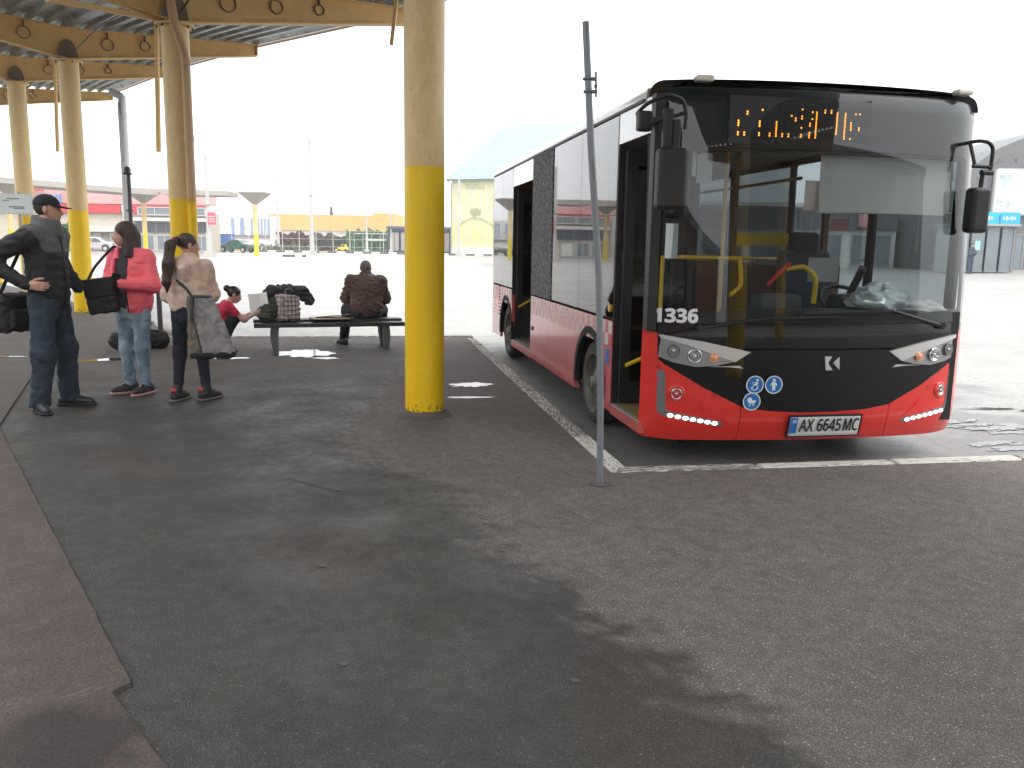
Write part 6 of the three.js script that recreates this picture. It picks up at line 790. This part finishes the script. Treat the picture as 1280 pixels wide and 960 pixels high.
// foliage
function leafMass(n, seed, place, size) { const R = rng(seed), P = [], N = [], C = []; for (let i = 0; i < n; i++) { const [x, y, z, col] = place(R); const a = R() * 6.28, b = (R() - 0.5) * 2.2, s = size * (0.6 + R() * 0.8); const e = new THREE.Euler(b, a, R() * 6.28), u = V(s, 0, 0).applyEuler(e), w = V(0, s * 0.7, 0).applyEuler(e), nn = V(0, 0, 1).applyEuler(e); const k = 0.75 + R() * 0.5; for (const [p, q] of [[-1, 0], [0, -1], [1, 0], [-1, 0], [1, 0], [0, 1]]) { P.push(x + u.x * p + w.x * q, y + u.y * p + w.y * q, z + u.z * p + w.z * q); N.push(nn.x, nn.y, nn.z); C.push(col[0] * k, col[1] * k, col[2] * k); } } const g = new THREE.BufferGeometry(); g.setAttribute('position', new THREE.Float32BufferAttribute(P, 3)); g.setAttribute('normal', new THREE.Float32BufferAttribute(N, 3)); g.setAttribute('color', new THREE.Float32BufferAttribute(C, 3)); return g; }
const leafM = new THREE.MeshPhysicalMaterial({ vertexColors: true, roughness: 0.75, transmission: 0.2, thickness: 0, side: THREE.DoubleSide });
{
  const hedge = (name, label, x0, x1, z, h, col, seed, n) => { const t = thing(name, label, 'hedge', [0, groundY(x0, z), z]); part('foliage', leafMass(n, seed, R => { const x = mix(x0, x1, R()), top = h * (0.85 + 0.35 * fbm(x * 0.5, seed)), y = Math.pow(R(), 0.8) * top, c = col[Math.floor(R() * col.length)]; return [x, y, (R() - 0.5) * 1.6 * (1 - 0.4 * y / h), c]; }, 0.16), leafM, t); part('stems', Array.from({ length: 9 }, (_, i) => bar([mix(x0, x1, (i + 0.5) / 9), 0, 0], [mix(x0, x1, (i + 0.5) / 9) + 0.2, h * 0.8, 0], 0.06, 0.03, 5)), mat([0.09, 0.07, 0.05], 0.9), t); };
  hedge('ivy_hedge', 'dark red ivy hedge in front of the orange hall', -31.5, -26.6, -113, 2.6, [[0.16, 0.03, 0.035], [0.11, 0.03, 0.03], [0.07, 0.05, 0.03]], 3, 2600);
  hedge('ivy_hedge', 'dark green ivy hedge in the middle of the orange hall', -26.6, -20.8, -113, 2.5, [[0.045, 0.06, 0.035], [0.06, 0.075, 0.04], [0.08, 0.05, 0.04]], 4, 3000);
  hedge('leafy_hedge', 'bright green shrubs at the right end of the orange hall', -22.0, -16.4, -112, 3.2, [[0.08, 0.17, 0.06], [0.10, 0.20, 0.07], [0.07, 0.14, 0.07]], 5, 3200);
  hedge('leafy_hedge', 'green shrub behind the capped man', -45.4, -42.6, -82, 3.0, [[0.07, 0.15, 0.03], [0.10, 0.19, 0.04]], 6, 1300);
  hedge('low_shrubs', 'low straggly shrubs along the far kerb', -33, -24, -104, 0.9, [[0.10, 0.13, 0.06], [0.16, 0.17, 0.10]], 7, 900);
  const ct = thing('conifer_tree', 'single slender conifer behind the orange hall', 'tree', [-30.0, 0.38, -140]); part('trunk', bar([0, 0, 0], [0, 6.4, 0], 0.16, 0.03, 7), mat([0.09, 0.07, 0.05], 0.9), ct); part('crown', leafMass(1500, 9, R => { const y = 1.2 + R() * 5.6, r = 1.0 * (1 - (y - 1.2) / 5.8) * Math.sqrt(R()) * (0.8 + 0.3 * Math.sin(y * 6)), a = R() * 6.28; return [r * Math.cos(a), y, r * Math.sin(a), R() < 0.5 ? [0.03, 0.07, 0.04] : [0.04, 0.09, 0.055]]; }, 0.16), leafM, ct);
  const lo = thing('yellow_loader', 'small yellow loader in front of the green shrubs', 'loader', [-20.9, 0.27, -104], -0.2); lo.scale.setScalar(0.7); const ym = mat([0.72, 0.5, 0.04], 0.5); part('body', box(1.7, 0.5, 0.9, 0, 0.62, 0, 0.08), ym, lo); part('cab', box(0.8, 0.55, 0.8, 0.1, 1.1, 0, 0.06), ym, lo); part('cab_window', box(0.6, 0.34, 0.82, 0.1, 1.14, 0), darkGlass, lo); part('bucket', box(0.4, 0.35, 0.9, -1.15, 0.4, 0, 0.06), ym, lo); for (const x of [-0.6, 0.6]) for (const z of [-0.42, 0.42]) { const w = new THREE.CylinderGeometry(0.3, 0.3, 0.22, 16); w.rotateX(Math.PI / 2); w.translate(x, 0.3, z); part('wheel', w, mat([0.03, 0.03, 0.03], 0.8), lo); }
  const fe = thing('wire_fence', 'thin pale wire fence along the far kerb', 'fence', [0, 0.24, -101]); for (let i = 0; i < 12; i++) part('fence_post', box(0.06, 2.9, 0.06, -37.5 + i * 2.0, 1.45, 0), whiteTrim, fe); for (const y of [0.7, 1.6, 2.6]) part('fence_rail', box(22.2, 0.03, 0.03, -26.5, y, 0.07), whiteTrim, fe);
  const f2 = thing('green_fence', 'green metal enclosure before the shrubs by the kiosk', 'fence', [-18.1, 0.28, -108]); for (const x of [-2.2, -1.1, 0, 1.1, 2.2]) part('fence_post', box(0.12, 2.4, 0.1, x, 1.2, 0), mat([0.12, 0.3, 0.22], 0.6), f2); part('fence_rail', [box(4.5, 0.1, 0.08, 0, 2.36, 0.0), box(2.6, 0.25, 0.1, 0.6, 1.6, 0.1)], whiteTrim, f2);
}
{ // far kerb of alternating black and white blocks, two lumps of concrete in the yard
  const kerb = new THREE.Group(); kerb.name = 'far_kerb'; kerb.userData.kind = 'structure'; scene.add(kerb); const g = box(0.96, 0.26, 0.24, 0, 0.09, 0, 0.03), wm = pale(0.7, 0.7, 0.68), bm = pale(0.13, 0.13, 0.13), wm2 = pale(0.55, 0.4, 0.3);
  for (let i = 0; i < 34; i++) { const x = -36 + i, z = -98.2 + (i > 20 ? (i - 20) * 0.12 : 0); part('kerb_block', g, i % 2 ? bm : (i % 10 === 4 ? wm2 : wm), kerb).position.set(x, groundY(x, z), z); }
  for (const [x, z, w, lb] of [[-19.9, -75, 1.05, 'longer dark concrete block lying in the open yard'], [-18.55, -75, 0.36, 'short dark concrete block lying in the open yard']]) { const t = thing('concrete_block', lb, 'concrete block', [x, groundY(x, z), z], 0.1); part('block', box(w, 0.2, 0.4, 0, 0.09, 0, 0.05), pale(0.10, 0.10, 0.09), t); part('lifting_eye', bar([w * 0.38, 0.16, 0], [w * 0.4, 0.32, 0], 0.03), steelDark, t); }
}
{ // right-hand side: hall with an arched front, billboard, glazed kiosk, a person waiting; white shop row behind the bus
  const t = thing('arched_hall', 'grey hall with arched front and billboard at the right edge', 'building', [0, 0.4, -52]);
  const s = new THREE.Shape(); s.moveTo(25.6, 0); s.lineTo(25.6, 3.0); s.quadraticCurveTo(26.6, 5.9, 29.0, 7.3); s.quadraticCurveTo(33, 9.2, 37, 9.2); s.quadraticCurveTo(43, 8.8, 46.5, 3.0); s.lineTo(46.5, 0); s.closePath(); const g = plate(s, 18); g.translate(0, 0, -18); part('arched_front', uvPlanar(g, 'x', 'y', 0.3), pale(0.15, 0.16, 0.17), t);
  for (let i = 0; i < 7; i++) part('wall_rib', box(0.05, 2.2 + i * 0.55, 0.05, 27.2 + i * 0.55, (2.2 + i * 0.55) / 2 + 0.3, 0.03), pale(0.12, 0.13, 0.14), t);
  const ct = document.createElement('canvas'); ct.width = 512; ct.height = 256; const c = ct.getContext('2d'); c.fillStyle = '#c9d0cf'; c.fillRect(0, 0, 512, 256); const R = rng(17); for (let i = 0; i < 26; i++) { c.fillStyle = ['#a9c3bd', '#c7d2c4', '#8fa9a8', '#b9cfd8'][i % 4]; c.fillRect(10 + R() * 110, 20 + R() * 190, 10 + R() * 26, 10 + R() * 40); } c.fillStyle = '#bcd9e6'; c.fillRect(150, 110, 220, 26); c.fillStyle = '#dfe3e1'; c.fillRect(20, 120, 44, 60); const tx = new THREE.CanvasTexture(ct); tx.colorSpace = THREE.SRGBColorSpace;
  const bb = part('billboard', box(5.6, 2.75, 0.2, 31.5, 4.72, 0.25), pale(0.4, 0.4, 0.4), t); const pg = new THREE.PlaneGeometry(5.45, 2.6); pg.translate(31.5, 4.72, 0.356); part('billboard_print', pg, new THREE.MeshStandardMaterial({ map: tx, roughness: 0.5 }), bb);
  windowsOn(t, [[27.3, 28.9, 0.05, 2.2], [29.4, 31, 0.05, 2.2]], 0.06, glassPane, pale(0.25, 0.27, 0.27));
  const k = thing('glass_kiosk', 'glazed kiosk with two bright blue signs at the right edge', 'kiosk', [25.6, 0.37, -48]); windowsOn(k, [[-1.3, -0.5, 0.1, 2.5], [-0.5, 0.35, 0.1, 2.5], [0.35, 1.15, 0.1, 2.5], [1.15, 1.9, 0.1, 2.5]], 1.0, glassPane, pale(0.22, 0.25, 0.27), false); part('back_wall', box(3.4, 2.6, 1.8, 0.3, 1.3, -0.1), pale(0.42, 0.44, 0.44), k); part('roof', box(3.6, 0.12, 2.4, 0.3, 2.62, 0), pale(0.35, 0.36, 0.36), k);
  const bl = mat([0.02, 0.36, 0.72], 0.4); for (const [x, w] of [[-0.05, 1.85], [1.5, 1.05]]) { const sb = part('blue_sign', box(w, 0.66, 0.12, x, 2.98, 1.1), bl, k); part('sign_lettering', Array.from({ length: Math.round(w * 5) }, (_, i) => box(0.09, 0.16 + 0.08 * (i % 2), 0.02, x - w * 0.36 + i * w * 0.72 / Math.round(w * 5), 2.98, 1.17)), whiteTrim, sb); }
  part('poster', box(0.28, 0.5, 0.03, -0.1, 1.5, 1.05), mat([0.3, 0.6, 0.65], 0.5), k);
  const w = thing('shop_row', 'white shop row with a dark fascia, seen through the bus', 'building', [0, 0.26, -56]); part('wall', box(26, 4.0, 8, 12, 2.0, -4), pale(0.66, 0.67, 0.67), w); for (let i = 0; i < 8; i++) part('fascia_panel', box(3.2, 1.25, 0.2, 0.6 + i * 3.25, 3.15, 0.12), pale(0.10, 0.11, 0.12), w); part('roof_edge', box(26.4, 0.25, 8.6, 12, 4.1, -4), whiteTrim, w); windowsOn(w, Array.from({ length: 8 }, (_, i) => [-0.6 + i * 3.25, 1.9 + i * 3.25, 0.3, 2.2]), 0.06, glassPane, pale(0.3, 0.3, 0.3)); part('red_sign', box(0.9, 0.9, 0.1, 22.8, 3.2, 0.35), pale(0.5, 0.22, 0.25), w);
  const p = thing('person', 'person in dark clothes standing by the glazed kiosk', 'person', [24.7, groundY(24.7, -46), -46], 0.6);
  const H = headAt([0, 1.55, 0.02], 0.2, 0.1, 1); bodyMesh('body', un(0.05, cp([0, 1.3, 0], [0, 1.46, 0.01], 0.08, 0.055), cp([-0.1, 0.85, 0], [-0.11, 0.08, 0], 0.07, 0.045), cp([0.1, 0.85, 0], [0.12, 0.08, 0], 0.07, 0.045), cp([-0.2, 1.3, 0], [-0.24, 1.05, 0.06], 0.04), cp([-0.24, 1.05, 0.06], [-0.05, 1.12, 0.24], 0.04), cp([0.2, 1.3, 0], [0.24, 1.05, 0.05], 0.04), cp([0.24, 1.05, 0.05], [0.08, 1.2, 0.24], 0.04), el([0, 1.1, 0], [0.16, 0.3, 0.1])), [-0.36, 0.04, -0.2], [0.36, 1.5, 0.34], [{ ...H, cell: 0.012 }], skinM(0.4, 0.25, 0.19), p, 0.025);
  part('jacket', net((x, y, z) => Math.max(un(0.06, el([0, 1.12, 0], [0.22, 0.33, 0.15]), cp([-0.2, 1.3, 0], [-0.25, 1.05, 0.06], 0.085, 0.07), cp([-0.25, 1.05, 0.06], [-0.07, 1.12, 0.22], 0.065, 0.05), cp([0.2, 1.3, 0], [0.25, 1.05, 0.05], 0.085, 0.07), cp([0.25, 1.05, 0.05], [0.09, 1.19, 0.22], 0.065, 0.05))(x, y, z), 0.78 - y), [-0.4, 0.7, -0.25], [0.4, 1.5, 0.36], 0.022), cloth([0.03, 0.04, 0.06]), p);
  part('trousers', net(un(0.04, cp([-0.09, 0.85, 0], [-0.11, 0.06, 0], 0.105, 0.07), cp([0.09, 0.85, 0], [0.12, 0.06, 0], 0.105, 0.07)), [-0.3, 0.0, -0.2], [0.3, 1.0, 0.2], 0.022), cloth([0.03, 0.05, 0.08]), p);
  part('hair', net((x, y, z) => { const q = H.inv(x, y, z); return Math.max(el([0, 0.03, -0.02], [0.085, 0.095, 0.1])(...q), q[2] - 0.05, -0.05 - q[1]); }, [-0.15, 1.4, -0.16], [0.15, 1.72, 0.16], 0.015), cloth([0.06, 0.05, 0.045]), p);
}
{ // the station building along the back of the platform, out of the frame and mirrored dark in the bus glass
  const t = thing('station_building', 'brown brick station building behind the camera, mirrored in the bus glass', 'building', [-8.9, 0, -0.4], Math.atan2(0.7725, -0.635));   // own x runs along the columns
  part('wall', box(46, 4.4, 8, -9, 2.2, -4.3), pale(0.26, 0.20, 0.16), t); part('roof_edge', box(46.6, 0.4, 8.6, -9, 4.6, -4.3), pale(0.3, 0.3, 0.3), t);
  windowsOn(t, Array.from({ length: 11 }, (_, i) => [-31 + i * 4.1, -28 + i * 4.1, 0.6, 3.0]), -0.24, darkGlass, pale(0.3, 0.3, 0.3));
  const w = thing('station_hall', 'tall brown waiting hall behind the camera, mirrored in the bus glass', 'building', [28, 0, 20], Math.PI + 0.25);
  part('wall', box(30, 10, 8, 0, 5, -4), pale(0.13, 0.10, 0.085), w); part('roof_edge', box(30.6, 0.5, 8.8, 0, 10.2, -4), pale(0.2, 0.2, 0.2), w);
  windowsOn(w, Array.from({ length: 8 }, (_, i) => [-14 + i * 3.6, -11.4 + i * 3.6, 0.8, 3.6]), 0.06, darkGlass, pale(0.2, 0.2, 0.2));
}
renderer.setSize(1280, 960);
renderer.render(scene, camera);
